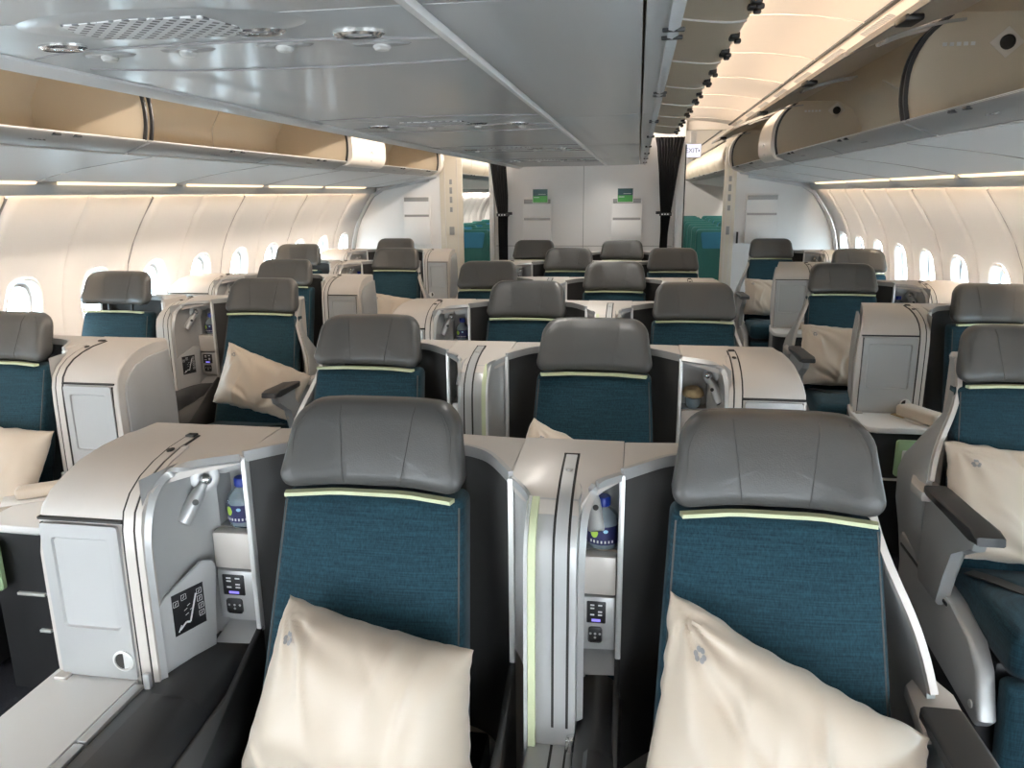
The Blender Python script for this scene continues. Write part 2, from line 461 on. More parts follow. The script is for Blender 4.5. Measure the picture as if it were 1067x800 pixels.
        bm = bmesh.new(); lathe(bm, [(0.012, 0), (0.012, 0.004), (0.008, 0.006)], 14, Matrix.Translation((s * 0.279, -0.665, 0.245)) @ Matrix.Rotation(s * PI / 2, 4, 'Y')); obj('fairing_screw', bm, 'bright', lf)
        bm = bmesh.new(); box(bm, min(s * 0.2, s * 0.258), max(s * 0.2, s * 0.258), -0.66, 0.06, 0.0, 0.235, 0.004); obj('floor_rail', bm, 'black', root)
    return root

# ------------------------------------------------------------------ console pieces
PROFILE = [(0.105, 1.080), (0.02, 1.079), (-0.06, 1.074), (-0.12, 1.063), (-0.168, 1.048), (-0.207, 1.025), (-0.232, 0.996), (-0.242, 0.960), (-0.245, 0.90), (-0.246, 0.80), (-0.246, 0.70), (-0.246, 0.605)]

def prof(scale_z=0.0, dy=0.0):
    return [(y + dy, z + scale_z) for y, z in PROFILE]

def bottle(loc, label, s=1.0, g=1.42):
    t = thing('water_bottle', label, 'bottle', loc, group='water bottles in the seat niches')
    P = [(0.020, 0), (0.024, 0.003), (0.0245, 0.02), (0.0245, 0.06), (0.022, 0.072), (0.012, 0.088), (0.0095, 0.092), (0.0095, 0.097)]
    bm = bmesh.new(); lathe(bm, [(r * s * (g if z < 0.08 else 1), z * s) for r, z in P], 20); obj('bottle_body', bm, 'bottle', t)
    bm = bmesh.new(); lathe(bm, [(r * s * g, z * s) for r, z in [(0.0246, 0.012), (0.0252, 0.013), (0.0252, 0.052), (0.0246, 0.053)]], 20)
    lb = obj('label_band', bm, 'navy', t)
    def patch(a0, a1, z0, z1, m, n):
        bm = bmesh.new(); rg = []
        for i in range(7):
            a = a0 + (a1 - a0) * i / 6
            w = math.sqrt(max(0.02, 1 - (2 * i / 6 - 1) ** 2)); zc = (z0 + z1) / 2; h = (z1 - z0) / 2 * w
            rg.append([Vector((0.0254 * g * s * math.cos(a), 0.0254 * g * s * math.sin(a), (zc + q * h) * s)) for q in (-1, 1)])
        loft(bm, rg, False, False); obj(n, bm, m, lb)
    c = -PI / 2
    patch(c - 0.75, c - 0.25, 0.028, 0.050, 'limel', 'label_motif'); patch(c + 0.05, c + 0.35, 0.040, 0.048, 'cyanl', 'label_motif')
    bm = bmesh.new()
    for i in range(7):
        a = c - 0.7 + i * 0.22
        M = Matrix.Translation((0.0256 * g * s * math.cos(a), 0.0256 * g * s * math.sin(a), 0.02 * s)) @ Matrix.Rotation(a + PI / 2, 4, 'Z')
        b2 = bmesh.new(); box(b2, -0.0017, 0.0017, -0.0004, 0.0004, -0.0028, 0.0028)
        b2.transform(M); me = bpy.data.meshes.new('tmp'); b2.to_mesh(me); b2.free(); bm.from_mesh(me); bpy.data.meshes.remove(me)
    obj('label_lettering', bm, 'print', lb)
    bm = bmesh.new(); lathe(bm, [(r * s, z * s) for r, z in [(0.0135, 0.090), (0.0155, 0.092), (0.0155, 0.108), (0.0135, 0.111)]], 20); obj('bottle_cap', bm, 'cap', t)
    return t

def reading_light(root, base, nrm, down, k=1.3):
    """ball-jointed silver reading light"""
    base = Vector(base); nrm = Vector(nrm).normalized(); down = Vector(down).normalized()
    def frame(d):
        q = d.to_track_quat('Z', 'Y'); return q.to_matrix().to_4x4()
    bm = bmesh.new(); lathe(bm, [(0.024 * k, 0), (0.024 * k, 0.003), (0.019 * k, 0.005), (0.012 * k, 0.004)], 24, Matrix.Translation(base) @ frame(nrm))
    r = obj('reading_light', bm, 'silver', root)
    bm = bmesh.new(); c = base + nrm * 0.012
    bmesh.ops.create_uvsphere(bm, u_segments=14, v_segments=8, radius=0.0105 * k, matrix=Matrix.Translation(c)); obj('ball_joint', bm, 'chrome', r)
    bm = bmesh.new()
    lathe(bm, [(r_ * k, z_ * k) for r_, z_ in [(0.006, 0.0), (0.008, 0.016), (0.0115, 0.026), (0.0135, 0.05), (0.0145, 0.078), (0.0125, 0.080)]], 20, Matrix.Translation(c) @ frame(down))
    h = obj('lamp_head', bm, 'silver', r)
    side = (nrm - down * nrm.dot(down)).normalized()
    bm = bmesh.new(); lathe(bm, [(0.0052 * k, 0.0), (0.0052 * k, 0.002), (0.002, 0.0022)], 14, Matrix.Translation(c + down * 0.040 * k + side * 0.0122 * k) @ frame(side)); obj('lamp_switch', bm, 'black', h)
    bm = bmesh.new(); lathe(bm, [(0.010 * k, 0.0), (0.010 * k, 0.001)], 14, Matrix.Translation(c + down * 0.0796 * k) @ frame(down)); obj('lamp_lens', bm, 'black', h)
    return r

def icon_bars(bm, cx, cz, w, h, n, y):
    for i in range(n):
        for j in range(2):
            if (i + j) % 3 == 2: continue
            x = cx - w / 2 + (j + 0.5) * w / 2; z = cz + h / 2 - (i + 0.5) * h / n
            box(bm, x - w * 0.13, x + w * 0.13, y - 0.0006, y, z - h / n * 0.22, z + h / n * 0.22)

def niche(root, F, detail=2, narrow=False):
    """niche wall between front edge F and the pillar PN, on the image-left of a seat (seat local coords)"""
    Kp = (F[0] * 0.45 + PN[0] * 0.55 - (0.055 if narrow else 0.045), -0.035)
    ctrl = [(F[0] - 0.004, F[1] + 0.008), (F[0] * 0.8 + Kp[0] * 0.2, F[1] * 0.6 + Kp[1] * 0.4), (Kp[0] - 0.008, Kp[1] - 0.035), (Kp[0] + 0.014, Kp[1] - 0.003)]
    w1 = smoothpath([(p[0], p[1], 0) for p in ctrl], 5)
    pts = [(p.x, p.y) for p in w1]
    # front skin wall, lower edge rising toward the pillar
    bm = bmesh.new()
    n = len(pts)
    A, B = [], []
    for i, p in enumerate(pts):
        t = i / (n - 1)
        zb = 0.60 + 0.045 * t * t
        A.append(bm.verts.new((p[0], p[1], zb))); B.append(bm.verts.new((p[0], p[1], 1.064)))
    for i in range(n - 1): bm.faces.new((A[i], A[i + 1], B[i + 1], B[i]))
    # lower back panel under the recess
    x0 = pts[-1][0]; x1 = PN[0] - 0.004; yb = pts[-1][1]
    def quad(a, b, c, d): bm.faces.new([bm.verts.new(q) for q in (a, b, c, d)])
    quad((x0, yb, 0.645), (x1, yb - 0.012, 0.655), (x1, yb - 0.012, 0.885), (x0, yb, 0.885))
    quad((x0, yb, 0.645), (x1, yb - 0.012, 0.655), (x1, PN[1] - 0.03, 0.63), (x0 - 0.01, yb - 0.06, 0.62))
    # recess: floor, back, sides, top
    d = 0.062
    quad((x0, yb, 0.885), (x1, yb, 0.885), (x1, yb + d, 0.885), (x0, yb + d, 0.885))
    quad((x0, yb + d, 0.885), (x1, yb + d, 0.885), (x1, yb + d, 1.066), (x0, yb + d, 1.066))
    quad((x0, yb, 0.885), (x0, yb + d, 0.885), (x0, yb + d, 1.066), (x0, yb, 1.066))
    quad((x1, yb - 0.012, 0.885), (x1, yb + d, 0.885), (x1, yb + d, 1.066), (x1, yb - 0.012, 1.066))
    obj('niche_wall', bm, 'silver', root, recalc=False, ang=60)
    if detail < 1: return Kp
    # curved valance hanging above the recess
    bm = bmesh.new()
    prism(bm, [(x0 - 0.012, 1.064), (x0 - 0.012, 1.015), (x0 + (x1 - x0) * 0.35, 1.018), (x0 + (x1 - x0) * 0.72, 1.030), (x1, 1.048), (x1, 1.064)], 'y', yb - 0.010, yb - 0.002)
    obj('niche_valance', bm, 'silver', root)
    # storage box and control panel
    xa = x0 - 0.004; xb = x1 - 0.003; yf = yb - 0.034
    bm = bmesh.new(); box(bm, xa, xb, yf, yb - 0.0, 0.795, 0.884, 0.006); obj('storage_pocket', bm, 'shell', root)
    bm = bmesh.new(); box(bm, xa, xb, yf + 0.003, yb, 0.665, 0.790, 0.007); cp = obj('control_unit', bm, 'silver', root)
    w = xb - xa
    bm = bmesh.new(); box(bm, xa + w * 0.14, xa + w * 0.72, yf + 0.001, yf + 0.006, 0.728, 0.780, 0.003); hs = obj('handset', bm, 'black', cp)
    bm = bmesh.new(); icon_bars(bm, xa + w * 0.43, 0.760, w * 0.46, 0.030, 4, yf + 0.001); obj('handset_icons', bm, 'print', hs)
    bm = bmesh.new(); box(bm, xa + w * 0.30, xa + w * 0.56, yf + 0.0003, yf + 0.001, 0.733, 0.739); obj('handset_display', bm, 'screen', hs)
    bm = bmesh.new(); box(bm, xa + w * 0.20, xa + w * 0.62, yf + 0.0005, yf + 0.006, 0.683, 0.720, 0.006); so = obj('power_socket', bm, 'black', cp)
    bm = bmesh.new()
    for dx, dz in ((-0.28, 0.0), (0.0, 0.0), (0.28, 0.0), (0, -0.3)):
        lathe(bm, [(0.0028, 0), (0.0028, 0.0006)], 10, Matrix.Translation((xa + w * (0.41 + dx * 0.5), yf + 0.0006, 0.704 + dz * 0.03)) @ Matrix.Rotation(PI / 2, 4, 'X'))
    obj('socket_pins', bm, 'silver', so)
    # reading light high on the wall near the corner
    if narrow: reading_light(root, (x0 + 0.012, yb - 0.012, 1.036), (0.2, -0.95, 0.1), (0.12, -0.45, -0.88), 1.15)
    else: reading_light(root, (Kp[0] + 0.008, Kp[1] - 0.034, 1.012), (0.62, -0.75, 0.1), (-0.38, -0.42, -0.83))
    return Kp

def placard(root, F):
    """seat control placard low on the niche wall"""
    bm = bmesh.new()
    prism(bm, [(-0.075, -0.125), (0.055, -0.125), (0.075, 0.075), (0.065, 0.092), (0.04, 0.10), (-0.055, 0.055), (-0.075, 0.035)], 'y', -0.004, 0.004, 0.003)
    fr = obj('placard_mount', bm, 'inset', root)
    bm = bmesh.new(); prism(bm, [(-0.042, -0.045), (0.036, -0.045), (0.036, 0.052), (-0.042, 0.052)], 'y', -0.0055, -0.003, 0.001); pl = obj('seat_control_placard', bm, 'black', fr)
    bm = bmesh.new()
    y = -0.0058
    def bar(p, q, w):
        p = Vector((p[0], 0, p[1])); q = Vector((q[0], 0, q[1])); d = (q - p).normalized(); nrm = Vector((-d.z, 0, d.x)) * w
        vs = [p + nrm, p - nrm, q - nrm, q + nrm]
        bm.faces.new([bm.verts.new((v.x, y, v.z)) for v in vs])
    bar((-0.030, -0.034), (-0.014, -0.022), 0.0022); bar((-0.014, -0.022), (-0.004, -0.026), 0.0022); bar((-0.004, -0.026), (0.016, 0.034), 0.0022)
    bar((-0.034, -0.038), (-0.026, -0.024), 0.0016)
    for bx, bz in ((-0.034, 0.030), (-0.014, 0.038), (0.024, 0.036), (0.024, 0.018), (0.026, 0.0), (0.026, -0.018)):
        for a, b in (((bx - .006, bz - .006), (bx + .006, bz - .006)), ((bx + .006, bz - .006), (bx + .006, bz + .006)), ((bx + .006, bz + .006), (bx - .006, bz + .006)), ((bx - .006, bz + .006), (bx - .006, bz - .006))): bar(a, b, 0.0006)
        bar((bx - .002, bz - .003), (bx + .002, bz + .003), 0.0009)
    for q in ((-0.012, 0.006), (-0.004, 0.014), (0.002, 0.002), (-0.010, -0.006)): bar((q[0] - .004, q[1]), (q[0] + .004, q[1] + .003), 0.0007)
    obj('placard_icons', bm, 'print', pl, recalc=False, smooth=False)
    # place on the wall, half way along
    fr.matrix_local = Matrix.Translation((FL[0] * (F[0] + 0.023), F[1] + 0.082, 0.735)) @ Matrix.Rotation(FL[0] * math.radians(67), 4, 'Z')
    return fr

def arch_rim(root, F):
    path = smoothpath([(F[0], F[1], 0.60), (F[0], F[1], 0.75), (F[0], F[1], 0.90), (F[0] + 0.001, F[1] + 0.010, 0.965), (F[0] + 0.004, F[1] + 0.035, 1.016), (F[0] + 0.016, F[1] + 0.075, 1.050), (F[0] * .65 + PN[0] * .35, F[1] * .4 + PN[1] * .6, 1.066), (PN[0] - 0.004, PN[1] - 0.012, 1.069)], 5)
    bm = bmesh.new(); sweep(bm, path, rect(0.011, 0.016), (0.55, 0.5, 0.2)); obj('niche_rim', bm, 'silver', root)

def pz(y):
    P = sorted(PROFILE)
    for (a, za), (b, zb) in zip(P, P[1:]):
        if y <= b: return za + (zb - za) * max(0.0, (y - a)) / (b - a) if b > a else zb
    return P[-1][1]

def deck_surface(root, left, right):
    """deck following the console profile between two boundary curves given as (x, y) lists"""
    def fx(pts, y):
        P = sorted(((q, x) for x, q in pts))
        if y <= P[0][0]: return P[0][1]
        for (a, xa), (b, xb) in zip(P, P[1:]):
            if y <= b: return xa + (xb - xa) * (y - a) / max(1e-6, b - a)
        return P[-1][1]
    ys = [0.105, 0.06, 0.02, -0.02, -0.05, -0.07, -0.085, -0.10, -0.112, -0.125, -0.138, -0.15, -0.162, -0.175, -0.19, -0.20]
    rings = []
    for y in ys:
        a, b = fx(left, y), fx(right, y); z = pz(y) + 0.0006
        rings.append([Vector((a + (b - a) * i / 6, y, z)) for i in range(7)] + [Vector((b, y, z - 0.016)), Vector((a, y, z - 0.016))])
    bm = bmesh.new(); loft(bm, rings); return obj('deck', bm, 'shell', root, ang=50)

def band(root, x0, x1, raise_, m, name, y_end=0.03, z_bot=0.60, gap=True):
    """arched strip following the console profile"""
    pr = [p for p in PROFILE if p[0] <= y_end + 0.08]
    pr = [(min(y, y_end), z) for y, z in pr]
    path = [Vector((0, y, z)) for y, z in pr]; path[-1].z = z_bot
    bm = bmesh.new()
    sweep(bm, [(0.5 * (x0 + x1), p.y - raise_ * (1 if p.z < 1.0 else .3), p.z + raise_ * (1 if p.z > 1.0 else 0)) for p in path], rect(abs(x1 - x0), 0.010), (1, 0, 0)) if False else None
    rings = []
    P2 = path
    for i, p in enumerate(P2):
        t = (P2[min(i + 1, len(P2) - 1)] - P2[max(i - 1, 0)]).normalized()
        n = Vector((0, t.z, -t.y))     # outward normal in the y-z plane
        if n.z < 0 and n.y > 0: n = -n
        if n.y > 0.3: n = -n
        if n.z < -0.3: n = -n
        o = p + n * raise_; q = p - n * 0.012
        rings.append([Vector((x0, o.y, o.z)), Vector((x1, o.y, o.z)), Vector((x1, q.y, q.z)), Vector((x0, q.y, q.z))])
    loft(bm, rings)
    return obj(name, bm, m, root, ang=40)

def make_console(xin, width, nich=True, table=0.42, door=True, F=None, side_bulge=0.0, extra_detail=2, handle=True, taper=0.04, arm=True):
    """storage console on the image-left of a seat; xin = |x| of its edge next to the seat (seat local coords)"""
    root = thing('side_console', '', 'console')
    xi = -xin
    bandw = 0.040
    xb0 = xi - bandw            # door side starts here
    xl = xb0 - width
    zt = 0.605
    # body
    prf = PROFILE + [(-0.246, 0.03), (0.105, 0.03)]
    bm = bmesh.new()
    prism(bm, prf, 'x', xl, xi - 0.002, 0.0)
    def tp(v):
        x, y, z = v
        if x < xl + 0.01:
            x += taper * max(0, (y + 0.246)) / 0.35
            x -= side_bulge * math.sin(max(0, min(1, (1.08 - z) / 0.5)) * PI) * 0.5
            x += 0.012 * max(0, z - 1.0) / 0.08
        return (x, y, z)
    deform(bm, tp)
    es = [e for e in bm.edges if all(abs(v.co.x - xl) < 0.08 and v.co.x < xi - 0.05 for v in e.verts) and all(v.co.z > 0.2 for v in e.verts)]
    if width > 0.06: bmesh.ops.bevel(bm, geom=es, offset=0.010, segments=3, affect='EDGES', profile=0.5)
    obj('console_body', bm, 'shell', root, ang=50)
    if width > 0.1:
        pp = [(-0.205, 0.63), (-0.205, 0.93), (-0.195, 0.965), (-0.165, 1.0), (-0.12, 1.025), (-0.05, 1.038), (0.08, 1.042), (0.085, 0.63)]
        pf = []
        for (a, b) in zip(pp, pp[1:] + pp[:1]):
            m_ = max(1, int(math.hypot(b[0] - a[0], b[1] - a[1]) / 0.05))
            pf += [(a[0] + (b[0] - a[0]) * q / m_, a[1] + (b[1] - a[1]) * q / m_) for q in range(m_)]
        bm = bmesh.new()
        cen = (-0.06, 0.83)
        loft(bm, [[Vector((xl - dx, cen[0] + (y - cen[0]) * k_, cen[1] + (z - cen[1]) * k_)) for y, z in pf] for dx, k_ in ((-0.004, 1.0), (0.004, 1.0), (0.006, 0.98), (0.006, 0.5), (0.006, 0.02))])
        def tq(v):
            x, y, z = v
            x += taper * max(0, (y + 0.246)) / 0.35 - side_bulge * math.sin(max(0, min(1, (1.08 - z) / 0.5)) * PI) * 0.5
            return (x, y, z)
        deform(bm, tq); obj('side_panel', bm, 'inset', root, ang=40)
    # deck joining to the seat shell
    if nich:
        F = F or (-xin, -0.235)
        dl = [(xi - 0.03, 0.105), (xi - 0.03, -0.2)]; dr_ = [(PN[0], 0.105), (PN[0], PN[1]), (F[0] * .3 + PN[0] * .7, F[1] * .18 + PN[1] * .82 - 0.004), (F[0] * .65 + PN[0] * .35, F[1] * .4 + PN[1] * .6), (F[0] + 0.016, F[1] + 0.075), (F[0] + 0.004, F[1] + 0.035)]
    else:
        dl = [(xi - 0.03, 0.105), (xi - 0.03, -0.2)]; dr_ = [(-PD[0], 0.105), (-PD[0], PD[1]), (-PD[0] - 0.015, PD[1] - 0.025), (xi + 0.004, -0.17), (xi, -0.20)]
    deck_surface(root, dl, dr_)
    # arched bands, dark reveals between
    band(root, xb0 - 0.004, xb0 + 0.001, 0.0024, 'gap', 'reveal', 0.02)
    band(root, xb0 + 0.001, xb0 + 0.022, 0.004, 'shell', 'arched_band', 0.02)
    band(root, xb0 + 0.022, xb0 + 0.027, 0.0022, 'gap', 'reveal', 0.02)
    band(root, xb0 + 0.027, xi, 0.0035, 'shell', 'arched_band', -0.06)
    bm = bmesh.new(); box(bm, xb0 + 0.001, xb0 + 0.022, 0.0, 0.02, 1.079, 1.0865, 0.001); obj('band_end', bm, 'gap', root)
    bm = bmesh.new(); lathe(bm, [(0.009, 0), (0.009, 0.003), (0.005, 0.0032)], 14, Matrix.Translation((xb0 + 0.0115, -0.075, 1.0755)) @ Matrix.Diagonal((0.8, 1.3, 1, 1))); obj('vent_button', bm, 'gap', root)
    if nich:
        arch_rim(root, F); Kp = niche(root, F, extra_detail)
        if extra_detail >= 1 and xin > 0.4: placard(root, F)
    else:
        # plain curved silver return panel with lime lens
        bm = bmesh.new()
        c2 = smoothpath([(xi - 0.001, -0.24, 0), (xi + 0.006, -0.19, 0), (-PD[0] - 0.02, PD[1] - 0.02, 0), (-PD[0], PD[1] + 0.002, 0)], 4)
        A = [bm.verts.new((p.x, p.y, 0.50)) for p in c2]; B = [bm.verts.new((p.x, p.y, 1.066)) for p in c2]
        for i in range(len(c2) - 1): bm.faces.new((A[i], A[i + 1], B[i + 1], B[i]))
        obj('return_panel', bm, 'silver', root, recalc=False)
    # front door
    if door and width > 0.1:
        yd = -0.2465
        xa, xb = xl + 0.014, xb0 - 0.010
        bm = bmesh.new(); box(bm, xl + 0.0115, xl + 0.0145, -0.2468, -0.24, 0.62, 0.968); obj('side_reveal', bm, 'gap', root)
        bm = bmesh.new()
        # frame as four bars around an inset
        z0, z1 = 0.618, 0.970
        def rr(x0, x1, za, zb, r, n=4):
            pts = []
            for cx, cz, a0 in ((x1 - r, za + r, -PI / 2), (x1 - r, zb - r, 0), (x0 + r, zb - r, PI / 2), (x0 + r, za + r, PI)):
                for i in range(n + 1):
                    a = a0 + PI / 2 * i / n; pts.append((cx + r * math.cos(a), cz + r * math.sin(a)))
            return pts
        o = rr(xa, xb, z0, z1, 0.008); i1 = rr(xa + 0.022, xb - 0.022, z0 + 0.115, z1 - 0.030, 0.010); i2 = rr(xa + 0.026, xb - 0.026, z0 + 0.119, z1 - 0.034, 0.008)
        loft(bm, [[Vector((x, yd + 0.002, z)) for x, z in o], [Vector((x, yd - 0.006, z)) for x, z in o], [Vector((x, yd - 0.006, z)) for x, z in i1], [Vector((x, yd - 0.0005, z)) for x, z in i2]], cap=False)
        dr = obj('console_door', bm, 'silver', root, ang=25)
        bm = bmesh.new(); prism(bm, rr(xa + 0.025, xb - 0.025, z0 + 0.118, z1 - 0.033, 0.008), 'y', yd - 0.0015, yd + 0.001); obj('door_inset', bm, 'inset', dr)
        hx = xb - 0.026
        bm = bmesh.new(); lathe(bm, [(0.024, 0), (0.024, 0.004), (0.019, 0.005), (0.0185, 0.002)], 24, Matrix.Translation((hx, yd - 0.005, z0 + 0.045)) @ Matrix.Rotation(PI / 2, 4, 'X')); obj('finger_ring', bm, 'bright', dr)
        bm = bmesh.new(); prism(bm, [(hx + 0.0185 * math.cos(a), z0 + 0.045 + 0.0185 * math.sin(a)) for a in [PI * 0.5 + PI * k / 10 for k in range(11)]], 'y', yd - 0.0078, yd - 0.006); obj('finger_hole', bm, 'gap', dr)
        # line under the lid
        bm = bmesh.new(); box(bm, xl + 0.006, xb0 - 0.002, -0.2455, -0.230, 0.974, 0.980, 0.0); obj('lid_line', bm, 'gap', root)
        bm = bmesh.new(); box(bm, xl + 0.004, xl + 0.034, -0.272, -0.246, 0.612, 0.622, 0.003); obj('hinge_foot', bm, 'shell', root)
    bm = bmesh.new(); box(bm, xi - 0.022, xi - 0.006, -0.275, -0.262, 0.612, 0.650, 0.004); obj('table_latch', bm, 'silver', root)
    # table ledge and cabinet
    if table > 0:
        yf = -0.246 - table
        xr = xi - 0.055 if arm else xi - 0.0
        r = 0.05
        pts = [(xr, -0.24), (xr, yf)] if arm else [(xr, -0.24), (xr, yf + 0.02), (xr - 0.02, yf)]
        cx, cy = xl - 0.012 + r, yf + r
        for i in range(7):
            a = -PI / 2 - PI / 2 * i / 6; pts.append((cx + r * math.cos(a), cy + r * math.sin(a)))
        pts += [(xl - 0.012, -0.24), (xl + 0.01, -0.1), (xr, -0.1)]
        bm = bmesh.new(); prism(bm, pts, 'z', 0.588, 0.615, 0.006, 3); obj('table_top', bm, 'white', root)
        ins = [(p[0] * 0.97 + (xl + xr) / 2 * 0.03, p[1] + 0.012) for p in pts]
        bm = bmesh.new(); prism(bm, ins, 'z', 0.02, 0.590); cb = obj('cabinet', bm, 'black', root)
        bm = bmesh.new(); prism(bm, [(xl - 0.010, -0.26), (xl - 0.012, yf + 0.11), (xl + 0.003, yf + 0.11), (xl + 0.004, -0.26)], 'z', 0.05, 0.586); obj('cabinet_side', bm, 'inset', cb)
        if handle:
            for zh in (0.37, 0.24):
                bm = bmesh.new(); box(bm, xl + 0.05, xl + 0.05 + (0.10 if zh > .3 else 0.04), yf + 0.002, yf + 0.016, zh, zh + 0.010, 0.002); obj('cabinet_handle', bm, 'bright', cb)
        if arm:
            # table guide strips
            bm = bmesh.new(); box(bm, xr + 0.004, xr + 0.026, -0.44, -0.262, 0.600, 0.617, 0.002); obj('table_guide', bm, 'silver', root)
            bm = bmesh.new(); box(bm, xr + 0.004, xr + 0.026, yf, -0.445, 0.600, 0.616, 0.002); obj('table_guide', bm, 'silver', root)
    if arm:
        # dark padded armrest beside the table, with a lid
        xa0 = xi - 0.052 + 0.026; xa1 = PN[0] + 0.0
        yf = -0.80
        sec = [(xa0, 0.40), (xa0, 0.612), (xa0 + 0.05, 0.622), (xa1 - 0.05, 0.618), (xa1 - 0.018, 0.600), (xa1, 0.56), (xa1, 0.40)]
        bm = bmesh.new(); prism(bm, sec, 'y', yf, -0.05, 0.006); a = obj('console_armrest', bm, 'grey', root)
        bm = bmesh.new()
        prism(bm, [(xa0 + 0.035, 0.617), (xa0 + 0.045, 0.629), (xa1 - 0.055, 0.626), (xa1 - 0.022, 0.610), (xa1 - 0.006, 0.575), (xa1 - 0.010, 0.570)], 'y', -0.62, -0.30, 0.004); obj('armrest_lid', bm, 'grey', a)
    return root

def make_divider(handle=False):
    """centre divider between two seats: lime lens for the seat on the image-left, niche for the seat on the image-right.
    local origin = the image-left seat of the pair; the other seat sits at x=+0.815"""
    root = thing('centre_divider', '', 'divider')
    DX = 0.815
    xl, xr = 0.360, 0.442
    prf = PROFILE + [(-0.246, 0.03), (0.105, 0.03)]
    bm = bmesh.new(); prism(bm, prf, 'x', xl, xr, 0.004); obj('divider_body', bm, 'silver', root, ang=50)
    F = (xr - DX + 0.004, -0.215)
    deck_surface(root, [(PD[0], 0.105), (PD[0], PD[1]), (0.318, -0.145), (0.343, -0.168), (xl, -0.20)], [(DX + PN[0], 0.105), (DX + PN[0], PN[1]), (DX + F[0] * .65 + PN[0] * .35, F[1] * .4 + PN[1] * .6), (DX + F[0] + 0.016, F[1] + 0.075), (xr, F[1] + 0.03)])
    # central raised channel between two dark grooves
    band(root, 0.396, 0.401, 0.0022, 'gap', 'groove', 0.0); band(root, 0.401, 0.424, 0.004, 'silver', 'channel', -0.005); band(root, 0.424, 0.429, 0.0022, 'gap', 'groove', 0.0)
    bm = bmesh.new(); box(bm, 0.396, 0.429, -0.002, 0.004, 1.076, 1.083); obj('channel_end', bm, 'gap', root)
    bm = bmesh.new(); lathe(bm, [(0.008, 0), (0.008, 0.003), (0.004, 0.0032)], 12, Matrix.Translation((0.4125, -0.075, 1.0745)) @ Matrix.Diagonal((0.9, 1.2, 1, 1))); obj('channel_button', bm, 'silver', root)
    # left face: lens edge + curved silver return
    bm = bmesh.new()
    path = [Vector((xl - 0.002, p[0] - 0.004, p[1])) for p in PROFILE if p[0] < -0.15]
    path[-1].z = 0.50
    sweep(bm, path, rect(0.016, 0.014), (1, 0, 0)); obj('light_lens', bm, 'lime', root)
    bm = bmesh.new()
    path = [Vector((xl - 0.013, p[0] - 0.006, p[1] + 0.002)) for p in PROFILE if p[0] < -0.14]; path[-1].z = 0.50
    sweep(bm, path, rect(0.016, 0.007), (1, 0, 0)); obj('lens_edge', bm, 'bright', root)
    bm = bmesh.new()
    c2 = smoothpath([(xl - 0.012, -0.235, 0), (xl - 0.014, -0.19, 0), (PD[0] + 0.026, PD[1] - 0.022, 0), (PD[0], PD[1] + 0.004, 0)], 4)
    A = [bm.verts.new((p.x, p.y, 0.60 + 0.10 * i / len(c2))) for i, p in enumerate(c2)]; B = [bm.verts.new((p.x, p.y, 1.066)) for p in c2]
    for i in range(len(c2) - 1): bm.faces.new((A[i], A[i + 1], B[i + 1], B[i]))
    obj('return_panel', bm, 'silver', root, recalc=False)
    bm = bmesh.new()
    sweep(bm, smoothpath([(xl - 0.008, -0.232, 0.97), (xl - 0.008, -0.210, 1.015), (xl - 0.010, -0.185, 1.040), (PD[0] + 0.03, PD[1] - 0.034, 1.056), (PD[0], PD[1], 1.066)], 5), rect(0.008, 0.016)); obj('return_rim', bm, 'silver', root)
    # niche side, in the coordinates of the neighbouring seat
    sub = []
    before = set(bpy.data.objects)
    arch_rim(root, F); niche(root, F, 2, True)
    for o in set(bpy.data.objects) - before:
        if o.parent == root: o.location.x += FL[0] * DX
    # ledge and twin armrests
    bm = bmesh.new(); box(bm, xl - 0.012, xr, -0.95, -0.24, 0.03, 0.560, 0.008); obj('centre_ledge', bm, 'silver', root)
    bm = bmesh.new(); box(bm, 0.395, 0.400, -0.94, -0.25, 0.558, 0.562); box(bm, 0.424, 0.428, -0.94, -0.25, 0.558, 0.562); obj('ledge_groove', bm, 'gap', root)
    bm = bmesh.new(); box(bm, 0.426, 0.442, -0.268, -0.250, 0.560, 0.590, 0.004); obj('table_hinge', bm, 'chrome', root)
    x1 = DX + PN[0] + 0.012
    sec = [(xr + 0.002, 0.36), (xr + 0.002, 0.590), (xr + 0.03, 0.606), (x1 - 0.04, 0.604), (x1 - 0.012, 0.585), (x1, 0.54), (x1, 0.36)]
    bm = bmesh.new(); prism(bm, sec, 'y', -0.95, -0.06, 0.006); a = obj('centre_armrest', bm, 'grey', root)
    bm = bmesh.new(); prism(bm, [(xr + 0.022, 0.604), (xr + 0.03, 0.613), (x1 - 0.042, 0.611), (x1 - 0.016, 0.594), (x1 - 0.006, 0.57), (x1 - 0.012, 0.56)], 'y', -0.80, -0.31, 0.004); obj('armrest_lid', bm, 'grey', a)
    return root

